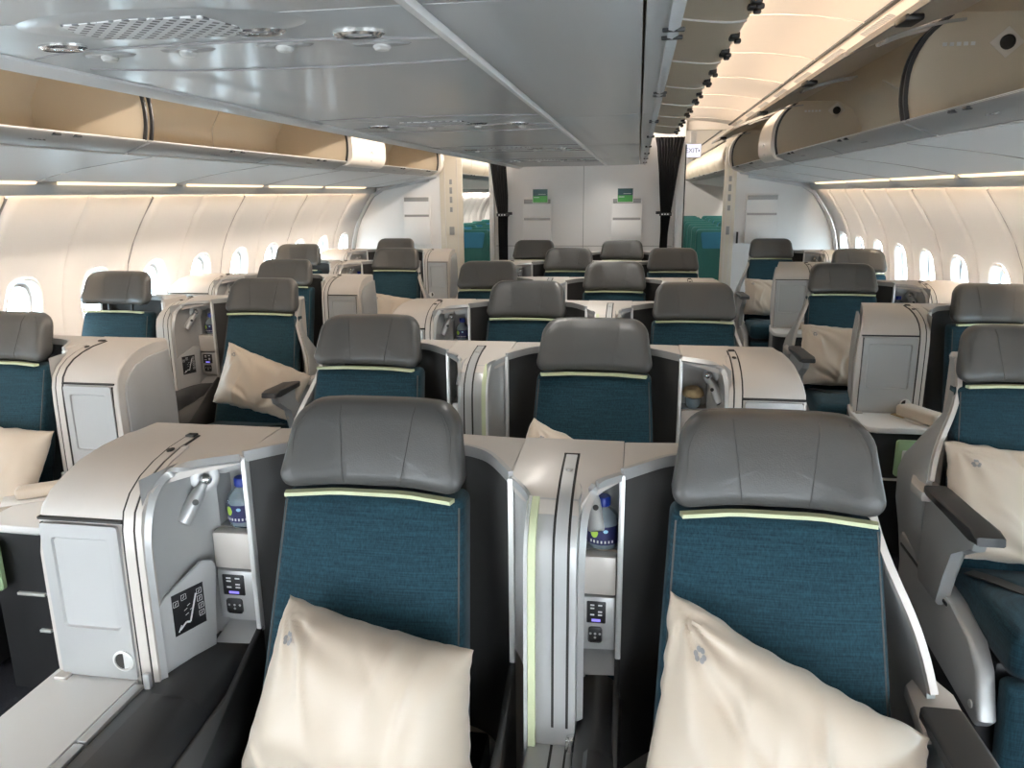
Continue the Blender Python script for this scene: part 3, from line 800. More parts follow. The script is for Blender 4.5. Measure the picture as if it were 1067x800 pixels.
# ------------------------------------------------------------------ pillow
def make_pillow(label, loc, w, h, t, lean, roll, yaw, seed, bend=0.0, logo=True, wr=1.0, quad=None):
    nx, ny = 76, 56
    bm = bmesh.new()
    rnd = random.Random(seed); off = Vector((rnd.random() * 20, rnd.random() * 20, rnd.random() * 20))
    def P(u, v, s):
        e = max(0.0, (1 - abs(u) ** 3.4)) ** 0.55 * max(0.0, (1 - abs(v) ** 3.4)) ** 0.55
        pu = u * (1 - 0.05 * (1 - v * v) * abs(u)); pv = v * (1 - 0.05 * (1 - u * u) * abs(v))
        if quad:
            (ax, ay), (bx, by), (cx, cy), (dx_, dy_) = quad     # top-left, top-right, bottom-right, bottom-left
            a_, b_ = (pu + 1) / 2, (pv + 1) / 2
            x = b_ * (ax * (1 - a_) + bx * a_) + (1 - b_) * (dx_ * (1 - a_) + cx * a_)
            y = b_ * (ay * (1 - a_) + by * a_) + (1 - b_) * (dy_ * (1 - a_) + cy * a_)
        else:
            x = w / 2 * pu; y = h / 2 * pv
        # folds running in from the seams and corners
        q = Vector((x * 9, y * 5, s * 3.0)) + off
        f = noise.noise(q) * 0.5
        a = math.atan2(v - 0.9, u + 0.9); rr = math.hypot(u + 0.9, v - 0.9)
        f += 0.55 * math.sin(a * 11 + rnd_ph + noise.noise(q * 0.6) * 3.0) * math.exp(-rr * 1.1)
        a2 = math.atan2(v + 1.0, u - 0.1); r2 = math.hypot(u - 0.1, v + 1.0)
        f += 0.50 * math.sin(a2 * 9 + noise.noise(q * 0.5) * 4.0) * math.exp(-abs(r2 - 0.7) * 1.3)
        rid = noise.ridged_multi_fractal(Vector((x * 5, y * 3.0, s)) + off, 1.0, 2.0, 3, 0.9, 2.0) - 1.0
        # long soft creases that wander across the cloth, sharper toward the seams
        cr = 0.0
        for k_ in range(7):
            an = cre[k_][0]; d_ = (x - cre[k_][1]) * math.cos(an) + (y - cre[k_][2]) * math.sin(an) + 0.030 * noise.noise(Vector((x * 7, y * 7, k_ * 3.1)) + off)
            l_ = -(x - cre[k_][1]) * math.sin(an) + (y - cre[k_][2]) * math.cos(an)
            cr += math.exp(-(d_ / 0.011) ** 2) * math.exp(-(l_ / cre[k_][3]) ** 2) * cre[k_][4]
        z = s * (t / 2 * e + wr * (0.0085 * (f + 0.35 * rid) + 0.0085 * cr) * min(1, e * 1.6)) - bend * x * x
        ed = noise.noise(Vector((u * 6, v * 6, 3)) + off) * 0.006 * (1 - min(1, e * 2))
        return Vector((x + ed, y + ed, z))
    rnd_ph = rnd.random() * 6
    cre = [(rnd.uniform(-0.5, 0.9), rnd.uniform(-0.45, 0.45) * w, rnd.uniform(-0.4, 0.45) * h, rnd.uniform(0.05, 0.13), rnd.choice((-1, 1, 1)) * rnd.uniform(0.5, 1.0)) for _ in range(7)]
    grid = {}
    for s in (1, -1):
        for i in range(nx + 1):
            for j in range(ny + 1):
                u = -1 + 2 * i / nx; v = -1 + 2 * j / ny
                u = math.copysign(abs(u) ** 0.85, u); v = math.copysign(abs(v) ** 0.85, v)
                edge = i in (0, nx) or j in (0, ny)
                if s == -1 and edge: grid[(s, i, j)] = grid[(1, i, j)]
                else: grid[(s, i, j)] = bm.verts.new(P(u, v, s))
    for s in (1, -1):
        for i in range(nx):
            for j in range(ny):
                q = (grid[(s, i, j)], grid[(s, i + 1, j)], grid[(s, i + 1, j + 1)], grid[(s, i, j + 1)])
                bm.faces.new(q if s > 0 else q[::-1])
    o = obj('pillow', bm, 'pillow', ang=80)
    if logo:
        bm = bmesh.new()
        c0 = (-0.72, 0.64)
        for k in range(3):
            a = PI / 2 + k * 2 * PI / 3
            for sd in (-1, 1):
                cu = (math.cos(a + sd * 0.42) * 0.0085, math.sin(a + sd * 0.42) * 0.0085)
                vs = []
                for m_ in range(10):
                    b = 2 * PI * m_ / 10
                    dx = cu[0] + 0.0048 * math.cos(b); dy = cu[1] + 0.0048 * math.sin(b)
                    p = P(c0[0] + dx / (w / 2), c0[1] + dy / (h / 2), 1)
                    vs.append(bm.verts.new(p + Vector((-0.001, 0.001, 0.0025))))
                bm.faces.new(vs)
        obj('shamrock_print', bm, 'logo', o, recalc=False)
    M = Matrix.Translation(loc) @ Matrix.Rotation(yaw, 4, 'Z') @ Matrix.Rotation(lean, 4, 'X') @ Matrix.Rotation(roll, 4, 'Z')
    o.matrix_world = M
    tag(o, label, 'pillow', 'cream pillows propped on the seats')
    return o

# ================================================================== SETTING
Y0, YB, YE = -1.9, 8.60, 16.5
WS = [(0, 2.58), (.3, 2.63), (.55, 2.665), (.8, 2.68), (1.0, 2.672), (1.2, 2.632), (1.35, 2.57), (1.5, 2.48), (1.62, 2.395), (1.68, 2.388)]
def wx(z):
    for (a, xa), (b, xb) in zip(WS, WS[1:]):
        if z <= b: return xa + (xb - xa) * max(0, (z - a)) / (b - a)
    return WS[-1][1]

bm = bmesh.new(); box(bm, -2.75, 2.75, Y0, YE, -0.06, 0.0); struct('floor', bm, 'carpet')
for i, (x, w) in enumerate(((1.235, 0.05), (-0.74, 0.05), (1.40, 0.03), (-0.98, 0.03))):
    bm = bmesh.new(); box(bm, x - w / 2, x + w / 2, 0.2, 8.3, 0.0, 0.008, 0.002); struct('trim_%d' % (i + 1), bm, 'grey')

# --- side walls with real window openings
WY = [3.65 + 0.583 * k for k in range(-8, 9)]
HB = 0.2915
ZB, ZT, ZC, WH, WW = 0.55, 1.66, 1.02, 0.170, 0.122
def oval(t, a, b, n=2.6):
    c, s_ = math.cos(t), math.sin(t)
    return (a * math.copysign(abs(c) ** (2 / n), c), b * math.copysign(abs(s_) ** (2 / n), s_))
def wall(side, sx):
    bm = bmesh.new()
    ang = [2 * PI * i / 40 for i in range(40)]
    for k, yc in enumerate(WY):
        rings = []
        groove_lo = (k % 2 == 0)
        for f in (1.0, 0.90, 0.6, 0.3, 0.10, 0.0):
            rg = []
            for a in ang:
                c, s_ = math.cos(a), math.sin(a)
                # rectangle point in this direction
                top = ZT - ZC; bot = ZC - ZB
                hz = top if s_ >= 0 else bot
                # superellipse of large exponent, snapped on the outer ring
                m_ = max(abs(c), abs(s_))
                ry, rz = HB * c / m_, hz * s_ / m_
                oy, oz = oval(a, WW, WH)
                y = yc + oy + (ry - oy) * f; z = ZC + oz + (rz - oz) * f
                x = wx(z)
                if f == 1.0 and abs(abs(ry) - HB) < 1e-6:
                    lo = ry < 0
                    x += 0.028 if (lo == groove_lo) else 0.010
                if f == 0.0: x += 0.012
                if f == 0.10: x += 0.002
                rg.append(Vector((sx * x, y, z)))
            rings.append(rg)
        loft(bm, rings, True, False)
    ya, yb = WY[0] - HB, WY[-1] + HB
    rows = []
    for z in (0, .15, .3, .45, .55): rows.append([Vector((sx * wx(z), y, z)) for y in (ya, yb)])
    loft(bm, rows, False, False)
    o = struct('wall_' + side, bm, 'wall', recalc=False, ang=60)
    for k in range(0, len(WY), 2):
        yg = WY[k] - HB
        bm = bmesh.new(); sweep(bm, [(sx * (wx(z) + 0.016), yg, z) for z in (.55, .7, .85, 1.0, 1.1, 1.2, 1.28, 1.35, 1.42, 1.5, 1.56, 1.62)], rect(0.020, 0.010), (0, 1, 0)); obj('panel_groove', bm, 'logo', o)
    for k, yc in enumerate(WY):
        # frame: deep oval reveal with a raised inner lip
        bm = bmesh.new(); rings = []
        for sc, dx in ((1.10, -0.002), (1.06, -0.010), (1.0, -0.006), (0.96, 0.010), (0.90, 0.045), (0.84, 0.05), (0.80, 0.046), (0.78, 0.055)):
            rings.append([Vector((sx * (wx(ZC + oval(a, WW, WH)[1] * sc) + dx), yc + oval(a, WW, WH)[0] * sc, ZC + oval(a, WW, WH)[1] * sc)) for a in ang])
        loft(bm, rings, True, False)
        w = struct('window_%d' % (k + 1 + (0 if sx < 0 else len(WY))), bm, 'white', recalc=False, ang=60)
        bm = bmesh.new()
        bm.faces.new([bm.verts.new((sx * (wx(ZC) + 0.058), yc + oval(a, WW, WH)[0] * 0.8, ZC + oval(a, WW, WH)[1] * 0.8)) for a in ang])
        obj('pane', bm, 'pane', w, smooth=False)
        bm = bmesh.new()
        ol = [oval(a, WW * 0.86, WH * 0.86) for a in ang if math.sin(a) > 0.60]
        prism(bm, [(yc + p[0], ZC + p[1]) for p in ol], 'x', sx * (wx(ZC) + 0.044), sx * (wx(ZC) + 0.049)); obj('shade', bm, 'white', w)
    # economy part: plain ribbed panels
    bm = bmesh.new(); rows = []
    ys = []
    y = yb
    while y < YE:
        ys += [y + 0.0, y + 0.03, y + 0.29, y + 0.553]; y += 0.583
    for z in (0, .3, .55, .8, 1.0, 1.2, 1.35, 1.5, 1.62, 1.68):
        rows.append([Vector((sx * (wx(z) + (0.05 if j % 4 == 0 else 0)), q, z)) for j, q in enumerate(ys)])
    loft(bm, rows, False, False); struct('wall_economy_' + side, bm, 'wall', recalc=False, ang=60)
    # valance with the wall wash behind it, service soffit, up to the bins
    for nm, pts, m in (('trim_valance_', [(2.352, 1.628), (2.336, 1.681), (2.345, 1.694), (2.360, 1.630)], 'psu'),
                       ('trim_soffit_', [(2.268, 1.695), (1.63, 1.797), (1.63, 1.830), (2.268, 1.72)], 'psu'),
                       ('trim_cove_', [(2.268, 1.70), (2.345, 1.70), (2.40, 1.66), (2.44, 1.66), (2.44, 1.75), (2.268, 1.75)], 'psu')):
        bm = bmesh.new(); prism(bm, [(sx * x, z) for x, z in pts], 'y', Y0, YE); struct(nm + side, bm, m)
    # joints across soffit and valance
    for k in range(6):
        yj = 2.19 + 1.167 * k
        bm = bmesh.new(); sweep(bm, smoothpath([(sx * 1.63, yj + 0.02, 1.796), (sx * 1.9, yj - 0.05, 1.753), (sx * 2.1, yj - 0.02, 1.7205), (sx * 2.262, yj + 0.04, 1.694)], 4), rect(0.006, 0.003))
        struct('trim_joint_%s_%d' % (side, k + 1), bm, 'fascia')
wall('left', -1); wall('right', 1)

# hidden-in-the-cove strip lamps: visible segments
STRIPS = []
for sx, sd in ((-1, 'left'), (1, 'right')):
    for k in range(-2, 4):
        y = 3.62 + 1.167 * k
        bm = bmesh.new(); prism(bm, [(sx * 2.272, 1.698), (sx * 2.292, 1.681), (sx * 2.332, 1.681), (sx * 2.332, 1.699)], 'y', y, y + 0.97)
        o = obj('strip_light', bm, 'strip')
        pos = {-2: 'far forward, beside the camera', -1: 'nearest the camera', 0: 'second from the camera', 1: 'third from the camera', 2: 'fourth from the camera', 3: 'last before the bulkhead'}[k]
        tag(o, 'warm white strip light under the %s bins, %s' % (sd, pos), 'light', 'warm strip lights under the side bins')

# --- aisle ceilings
for sx, sd in ((-1, 'left'), (1, 'right')):
    bm = bmesh.new()
    ys = []
    y = Y0
    while y < YE: ys.append(y); y += 0.92
    rows = []
    for i in range(9):
        x = 0.60 + (1.50 - 0.60) * i / 8
        rows.append([Vector((sx * x, q, 2.29 + 0.05 * (1 - ((x - 1.05) / 0.45) ** 2))) for q in ys])
    loft(bm, rows, False, False)
    struct('ceiling' if sx > 0 else 'ceiling_left', bm, 'ceil', recalc=False)
    for j, q in enumerate(ys[2:12]):
        bm = bmesh.new(); sweep(bm, [(sx * x, q, 2.288 + 0.05 * (1 - ((x - 1.05) / 0.45) ** 2)) for x in [0.60 + 0.90 * i / 8 for i in range(9)]], rect(0.008, 0.006), (0, 0, 1)); struct('trim_ceiling_%s_%d' % (sd, j + 1), bm, 'ceil')
    bm = bmesh.new(); prism(bm, [(sx * 1.486, 2.284), (sx * 1.500, 2.280), (sx * 1.502, 2.33), (sx * 1.488, 2.33)], 'y', Y0, YE); struct('trim_ceiling_edge_' + sd, bm, 'gap')
    bm = bmesh.new(); prism(bm, [(sx * 1.504, 2.284), (sx * 1.64, 2.235), (sx * 1.66, 2.26), (sx * 1.504, 2.33)], 'y', Y0, YE); rl = struct('trim_ceiling_rail_' + sd, bm, 'ceil')
    bm = bmesh.new()
    for j in range(9):
        q = 1.9 + 0.75 * j
        for m_ in range(16): prism(bm, [(sx * 1.520, 2.2765), (sx * 1.545, 2.2675), (sx * 1.546, 2.272), (sx * 1.522, 2.280)], 'y', q + 0.026 * m_, q + 0.026 * m_ + 0.016)
    obj('vent_slots', bm, 'fascia', rl, smooth=False)

# --- bulkhead
def side_bulk(sx, sd):
    pts = [(sx * 1.60, 0.0)] + [(sx * (wx(z) - 0.005), z) for z in (0, .3, .55, .8, 1.0, 1.2, 1.35, 1.5, 1.62)] + [(sx * 2.34, 1.68), (sx * 2.2, 1.85), (sx * 2.1, 2.2), (sx * 1.60, 2.24)]
    bm = bmesh.new(); prism(bm, pts, 'y', YB, YB + 0.04); struct('wall_back_' + sd, bm, 'bulk')
    # rounded corner trim
    bm = bmesh.new(); sweep(bm, [(sx * (wx(z) - 0.03), YB - 0.02, z) for z in (.3, .55, .8, 1.0, 1.2, 1.35, 1.5, 1.6)] + [(sx * 2.26, YB - 0.02, 1.672), (sx * 2.0, YB - 0.02, 1.722), (sx * 1.72, YB - 0.02, 1.77)], rect(0.03, 0.05), (0, 1, 0)); struct('trim_bulkhead_' + sd, bm, 'psu')
side_bulk(-1, 'left'); side_bulk(1, 'right')
bm = bmesh.new(); prism(bm, [(-0.98, 0), (0.97, 0), (0.97, 2.26), (-0.98, 2.26)], 'y', YB, YB + 0.05); cb = struct('wall_back', bm, 'bulk')
bm = bmesh.new(); box(bm, -0.003, 0.003, YB - 0.002, YB + 0.001, 0.3, 1.9); box(bm, -0.97, 0.96, YB - 0.002, YB + 0.001, 1.045, 1.051); obj('panel_joint', bm, 'fascia', cb, smooth=False)
bm = bmesh.new(); box(bm, 0.975, 1.060, YB - 0.05, YB + 0.08, 0, 2.36, 0.006); struct('trim_7', bm, 'white')
bm = bmesh.new(); box(bm, -1.035, -0.985, YB - 0.04, YB + 0.08, 0, 2.36, 0.006); struct('trim_8', bm, 'white')
bm = bmesh.new(); box(bm, 1.062, 1.078, YB + 0.02, YB + 0.07, 0, 2.10, 0.003); struct('trim_9', bm, 'black')
bm = bmesh.new(); box(bm, 0.66, 1.62, YB + 0.02, YB + 0.10, 2.24, 2.40, 0.01); struct('trim_10', bm, 'ceil')
# cream closet doors beside the two doorways
for sx, x0, x1, lab in ((-1, -1.60, -1.345, 'cream closet door at the left bulkhead beside the left doorway'), (1, 1.475, 1.60, 'narrow cream closet door at the right bulkhead beside the right doorway')):
    d = thing('closet_door', lab, 'door', ((x0 + x1) / 2, YB - 0.01, 0))
    w = (x1 - x0) / 2
    bm = bmesh.new(); box(bm, -w, w, 0, 0.04, 0.0, 2.24, 0.004); obj('door_panel', bm, 'cream', d)
    bm = bmesh.new()
    m_ = 0.05 if w > 0.1 else 0.03
    for a in ((-w + m_, -w + m_ + 0.012, 0.15, 2.05), (w - m_ - 0.012, w - m_, 0.15, 2.05)): box(bm, a[0], a[1], -0.004, 0.001, a[2], a[3])
    box(bm, -w + m_, w - m_, -0.004, 0.001, 2.04, 2.052); obj('door_moulding', bm, 'binout', d)
    bm = bmesh.new(); box(bm, -0.026 if w > .1 else -0.018, 0.03 if w > .1 else 0.018, -0.012, 0, 1.17, 1.26, 0.004); box(bm, -0.003, 0.003, -0.014, -0.008, 1.18, 1.25); obj('door_latch', bm, 'fascia', d)
    bm = bmesh.new()
    for z in (1.42, 1.52, 1.62, 1.72): box(bm, -0.016, 0.014, -0.003, 0.0, z, z + 0.05 + 0.02 * math.sin(z * 9), 0.002)
    obj('door_placard', bm, 'fascia', d)
bm = bmesh.new(); box(bm, 1.628, 1.648, YB - 0.03, YB, 1.08, 1.20, 0.004); o = obj('door_hook', bm, 'black'); tag(o, 'small black door hook on the right bulkhead', 'hook')

# --- literature pockets
def pocket(x0, x1, z0, z1, label, cards, group='literature pockets on the bulkhead'):
    t = thing('literature_pocket', label, 'pocket', ((x0 + x1) / 2, YB, z0), 0, group)
    w = (x1 - x0) / 2; h = z1 - z0
    bm = bmesh.new(); prism(bm, [(-0.004, 0), (-0.004, h), (-0.022, h), (-0.03, 0.40 * h), (-0.06, 0.36 * h), (-0.06, 0.03), (-0.045, 0)] if False else [(-0.002, 0), (-0.002, h), (-0.020, h), (-0.045, 0.88 * h), (-0.038, 0.60 * h), (-0.055, 0.55 * h), (-0.050, 0.02), (-0.035, 0)], 'x', -w, w, 0.006); obj('pocket_body', bm, 'bulk', t)
    bm = bmesh.new(); box(bm, -w + 0.012, w - 0.012, -0.0465, -0.030, 0.565 * h, 0.62 * h, 0.0); obj('pocket_slot', bm, 'fascia', t, smooth=False)
    bm = bmesh.new(); box(bm, -w + 0.012, w - 0.012, -0.0455, -0.016, 0.885 * h, 0.97 * h, 0.004); obj('pocket_lip', bm, 'fascia', t)
    if cards:
        c = thing('safety_card', label.replace('literature pocket', 'green brochure in the pocket'), 'brochure', ((x0 + x1) / 2 + cards, YB - 0.052, z0 + h * 0.90), 0, 'green brochures in the bulkhead pockets')
        bm = bmesh.new(); box(bm, -0.085, 0.085, -0.002, 0.002, 0.0, 0.15); obj('card_sheet', bm, 'white', c, smooth=False)
        bm = bmesh.new(); box(bm, -0.080, 0.080, -0.003, -0.001, 0.075, 0.145); obj('card_picture', bm, 'cardb', c, smooth=False)
        bm = bmesh.new(); box(bm, -0.080, 0.080, -0.003, -0.001, 0.006, 0.075); obj('card_picture', bm, 'card', c, smooth=False)
        bm = bmesh.new(); box(bm, -0.07, -0.01, -0.0036, -0.002, 0.055, 0.062); box(bm, -0.02, 0.06, -0.0036, -0.002, 0.09, 0.094); obj('card_lettering', bm, 'print', c, smooth=False)
pocket(-0.66, -0.345, 1.0, 1.57, 'literature pocket on the centre bulkhead, left of the panel joint', 0.035)
pocket(0.31, 0.63, 1.0, 1.57, 'literature pocket on the centre bulkhead, right of the panel joint', -0.02)
pocket(-2.02, -1.715, 1.06, 1.60, 'literature pocket on the left side bulkhead by the closet door', 0)
pocket(1.71, 2.035, 1.08, 1.59, 'literature pocket on the right side bulkhead near the windows', 0)

# --- curtains
def curtain(label, prof_, y, n=9, amp=0.02):
    bm = bmesh.new(); rings = []
    N = n * 8
    for (x0, x1, z) in prof_:
        fr = []
        for i in range(N + 1):
            t = i / N; fr.append(Vector((x0 + (x1 - x0) * t, y + amp * math.sin(t * n * 2 * PI) + 0.004 * math.sin(z * 7 + t * 9), z)))
        bk = [p + Vector((0, 0.012, 0)) for p in fr][::-1]
        rings.append(fr + bk)
    loft(bm, rings)
    t = obj('curtain', bm, 'curtain', ang=80); tag(t, label, 'curtain')
    z, (xa, xb) = 1.39, (None, None)
    for (a, b) in zip(prof_, prof_[1:]):
        if a[2] >= z >= b[2]:
            k = (a[2] - z) / (a[2] - b[2]); xa = a[0] + (b[0] - a[0]) * k; xb = a[1] + (b[1] - a[1]) * k
    bm = bmesh.new(); box(bm, xa - 0.012, xb + 0.012, y - amp - 0.012, y + amp + 0.02, z - 0.018, z + 0.018, 0.006)
    box(bm, xb, xb + 0.05, y - 0.02, y - 0.005, z, z + 0.03, 0.004) if xa < 0 else box(bm, xa - 0.05, xa, y - 0.02, y - 0.005, z, z + 0.03, 0.004)
    tb = obj('tie_back', bm, 'black', t)
    bm = bmesh.new()
    for q in range(3): box(bm, xa + 0.01 + (xb - xa - 0.02) * q / 3, xa + 0.025 + (xb - xa - 0.02) * q / 3, y - amp - 0.014, y - amp - 0.011, z - 0.006, z + 0.006)
    obj('tie_studs', bm, 'bright', tb)
curtain('black pleated curtain gathered by a tie beside the right doorway', [(0.745, 1.05, 2.17), (0.765, 1.03, 2.08), (0.795, 0.985, 1.80), (0.815, 0.945, 1.50), (0.825, 0.93, 1.39), (0.83, 0.91, 1.2), (0.825, 0.905, 1.0), (0.81, 0.91, 0.5), (0.80, 0.92, 0.05)], YB - 0.12)
curtain('black curtain gathered by a tie beside the left doorway', [(-1.0, -0.835, 2.05), (-1.0, -0.83, 1.90), (-0.96, -0.815, 1.6), (-0.925, -0.815, 1.39), (-0.925, -0.82, 1.2), (-0.92, -0.82, 0.9), (-0.93, -0.81, 0.5), (-0.94, -0.80, 0.05)], YB - 0.12, 6)

# --- exit sign
ex = thing('exit_sign', 'lit white EXIT sign hanging above the right doorway', 'sign', (1.165, 9.0, 2.055))
bm = bmesh.new(); box(bm, -0.09, 0.09, 0, 0.03, -0.075, 0.075, 0.006); obj('sign_box', bm, 'white', ex)
bm = bmesh.new(); box(bm, -0.084, 0.084, -0.003, 0.001, -0.068, 0.068); obj('sign_face', bm, 'exitm', ex, smooth=False)
bm = bmesh.new(); box(bm, -0.03, 0.03, 0.005, 0.025, 0.07, 0.20); obj('sign_hanger', bm, 'white', ex)
fc = bpy.data.curves.new('exit_text', 'FONT'); fc.body = 'EXIT'; fc.size = 0.068; fc.align_x = 'CENTER'; fc.align_y = 'CENTER'; fc.extrude = 0.0005
fo = bpy.data.objects.new('exit_text_tmp', fc); COL.objects.link(fo)
dg = bpy.context.evaluated_depsgraph_get(); dg.update()
me = bpy.data.meshes.new_from_object(fo.evaluated_get(dg)); bpy.data.objects.remove(fo); bpy.data.curves.remove(fc)
me.materials.clear(); me.materials.append(K['logo'])
lo = bpy.data.objects.new('sign_lettering', me); COL.objects.link(lo); lo.parent = ex; lo.location = (-0.014, -0.0045, 0); lo.rotation_euler = (PI / 2, 0, 0)
bm = bmesh.new(); bm.faces.new([bm.verts.new(p) for p in ((0.058, -0.0045, -0.016), (0.076, -0.0045, 0), (0.058, -0.0045, 0.016))]); obj('sign_arrow', bm, 'logo', ex, smooth=False, recalc=False)

# ================================================================== OVERHEAD BINS
def outer_bin(sx, y0, y1, label, open_=True, doors=2, end=False, group='open outboard overhead bins'):
    t = thing('overhead_bin', label, 'bin', (0, y0, 0), 0, group)
    L_ = y1 - y0
    def P(pts): return [(sx * x, z) for x, z in pts]
    # bucket: outer skin + tan inside
    bm = bmesh.new(); prism(bm, P([(1.62, 1.800), (1.505, 1.842), (1.498, 1.852), (1.52, 1.855), (1.64, 1.835), (2.26, 1.80), (2.22, 1.76)]), 'y', 0.002, L_ - 0.002); fs = obj('bin_fascia', bm, 'fascia', t)
    bm = bmesh.new(); sweep(bm, [(sx * 1.622, 0.0, 1.803), (sx * 1.622, L_, 1.803)], rect(0.012, 0.010)); obj('fascia_edge', bm, 'bright', fs)
    bm = bmesh.new(); sweep(bm, [(sx * 1.504, 0.0, 1.8525), (sx * 1.504, L_, 1.8525)], rect(0.010, 0.006)); obj('sill_edge', bm, 'bright', fs)
    sec = [(1.52, 1.856), (1.95, 1.862), (2.03, 1.90), (2.03, 2.02), (1.96, 2.14), (1.86, 2.19), (1.62, 2.195)]
    bm = bmesh.new(); loft(bm, [[Vector((sx * x, y, z)) for x, z in sec] for y in (0.0, L_)], False, False)
    for y in (0.004, L_ - 0.004):
        front = smoothpath([(1.515, 0, 1.855), (1.50, 0, 1.93), (1.505, 0, 2.03), (1.545, 0, 2.12), (1.62, 0, 2.195)], 4)
        bm.faces.new([bm.verts.new((sx * x, y, z)) for x, z in [(p.x, p.z) for p in front] + sec[::-1][1:]])
    obj('bin_interior', bm, 'tan', t, recalc=False, ang=20)
    bm = bmesh.new()
    for f in ((0.36,) if L_ < 2 else (0.2, 0.62)):
        sweep(bm, [(sx * (x - 0.001), L_ * f, z + (0.001 if z < 1.9 else 0)) for x, z in sec[:6]], rect(0.010, 0.003), (0, 1, 0))
    sweep(bm, [(sx * 2.027, 0.02, 1.905), (sx * 2.027, L_ - 0.02, 1.905)], rect(0.004, 0.006))
    obj('liner_seam', bm, 'binout', t)
    # hinges on the sill
    for f in (0.30, 0.345, 0.78, 0.825):
        bm = bmesh.new(); box(bm, min(sx * 1.492, sx * 1.512), max(sx * 1.492, sx * 1.512), L_ * f - 0.016, L_ * f + 0.016, 1.838, 1.848, 0.003); obj('sill_catch', bm, 'black', t)
    # dark curved divider edge
    for y in (0.0, L_):
        front = smoothpath([(1.502, 0, 1.855), (1.488, 0, 1.93), (1.494, 0, 2.03), (1.535, 0, 2.12), (1.61, 0, 2.19)], 4)
        bm = bmesh.new(); sweep(bm, [(sx * p.x, y + (0.012 if y == 0 else -0.012), p.z) for p in front], rect(0.014, 0.010), (0, 1, 0)); obj('divider_edge', bm, 'grey', t)
    if open_:
        # raised doors, hinged at the top, and their stay arms
        for k in range(doors):
            a = L_ * k / doors + 0.012; b = L_ * (k + 1) / doors - 0.012
            c = smoothpath([(1.63, 0, 2.192), (1.54, 0, 2.166), (1.43, 0, 2.128), (1.34, 0, 2.094), (1.285, 0, 2.070)], 4)
            top = [(p.x - 0.004, p.z + 0.016) for p in c]
            bm = bmesh.new(); prism(bm, P([(p.x, p.z) for p in c] + top[::-1]), 'y', a, b, 0.003); d = obj('bin_door', bm, 'binout', t)
            bm = bmesh.new(); loft(bm, [[Vector((sx * (p.x + 0.004), y, p.z - 0.0015)) for p in c[1:-1]] for y in (a + 0.02, b - 0.02)], False, False); obj('door_lining', bm, 'doorin', d, recalc=False)
            for y in (a + 0.03, b - 0.03):
                bm = bmesh.new(); sweep(bm, smoothpath([(sx * 1.64, y, 2.165), (sx * 1.57, y - 0.02, 2.155), (sx * 1.46, y - 0.05, 2.128), (sx * 1.38, y - 0.08, 2.098)], 4), rect(0.016, 0.009)); obj('stay_arm', bm, 'inset', d)
            bm = bmesh.new(); box(bm, min(sx * 1.275, sx * 1.325), max(sx * 1.275, sx * 1.325), (a + b) / 2 - 0.05, (a + b) / 2 + 0.05, 2.056, 2.074, 0.006); obj('door_latch', bm, 'black', d)
    else:
        c = smoothpath([(1.50, 0, 1.855), (1.462, 0, 1.93), (1.47, 0, 2.04), (1.53, 0, 2.14), (1.62, 0, 2.205)], 4)
        for k in range(doors):
            a = L_ * k / doors + 0.006; b = L_ * (k + 1) / doors - 0.006
            bm = bmesh.new(); prism(bm, P([(p.x, p.z) for p in c] + [(p.x + 0.02, p.z - 0.004) for p in c[::-1]]), 'y', a, b, 0.003); obj('bin_door', bm, 'tan', t)
    # fascia marks
    bm = bmesh.new()
    for f in (0.25, 0.75):
        y = L_ * f
        for q in range(4): box(bm, min(sx * 1.553, sx * 1.566), max(sx * 1.553, sx * 1.566), y + q * 0.022, y + q * 0.022 + 0.012, 1.8205, 1.8262)
    obj('seat_row_marks', bm, 'logo', fs, smooth=False)
    bm = bmesh.new(); sweep(bm, [(sx * 1.506, L_ * 0.5, 1.842), (sx * 1.56, L_ * 0.5 - 0.01, 1.8215), (sx * 1.618, L_ * 0.5 + 0.01, 1.800)], rect(0.005, 0.003)); obj('fascia_joint', bm, 'logo', fs)
    return t

def closeout(sx, y0, y1, label):
    t = thing('bin_closeout', label, 'panel', (0, y0, 0), 0, 'cream closeout panels between bins')
    c = smoothpath([(1.515, 0, 1.822), (1.472, 0, 1.86), (1.462, 0, 1.94), (1.475, 0, 2.05), (1.53, 0, 2.14), (1.62, 0, 2.205)], 4)
    bm = bmesh.new(); prism(bm, [(sx * p.x, p.z) for p in c] + [(sx * 2.02, 2.2), (sx * 2.02, 1.84)], 'y', 0.0, y1 - y0, 0.012); obj('closeout_panel', bm, 'binout', t)
    bm = bmesh.new(); prism(bm, [(sx * x, z) for x, z in [(1.62, 1.800), (1.515, 1.838), (1.52, 1.855), (1.64, 1.835), (2.26, 1.80), (2.22, 1.76)]], 'y', 0.0, y1 - y0); obj('bin_fascia', bm, 'fascia', t)
    bm = bmesh.new(); lathe(bm, [(0.04, -0.004), (0.04, 0.003), (0.033, 0.004), (0.031, 0.002)], 20, Matrix.Translation((sx * 1.467, (y1 - y0) * 0.55, 1.905)) @ Matrix.Rotation(-sx * (PI / 2 + 0.12), 4, 'Y')); obj('speaker_disc', bm, 'fascia', t)

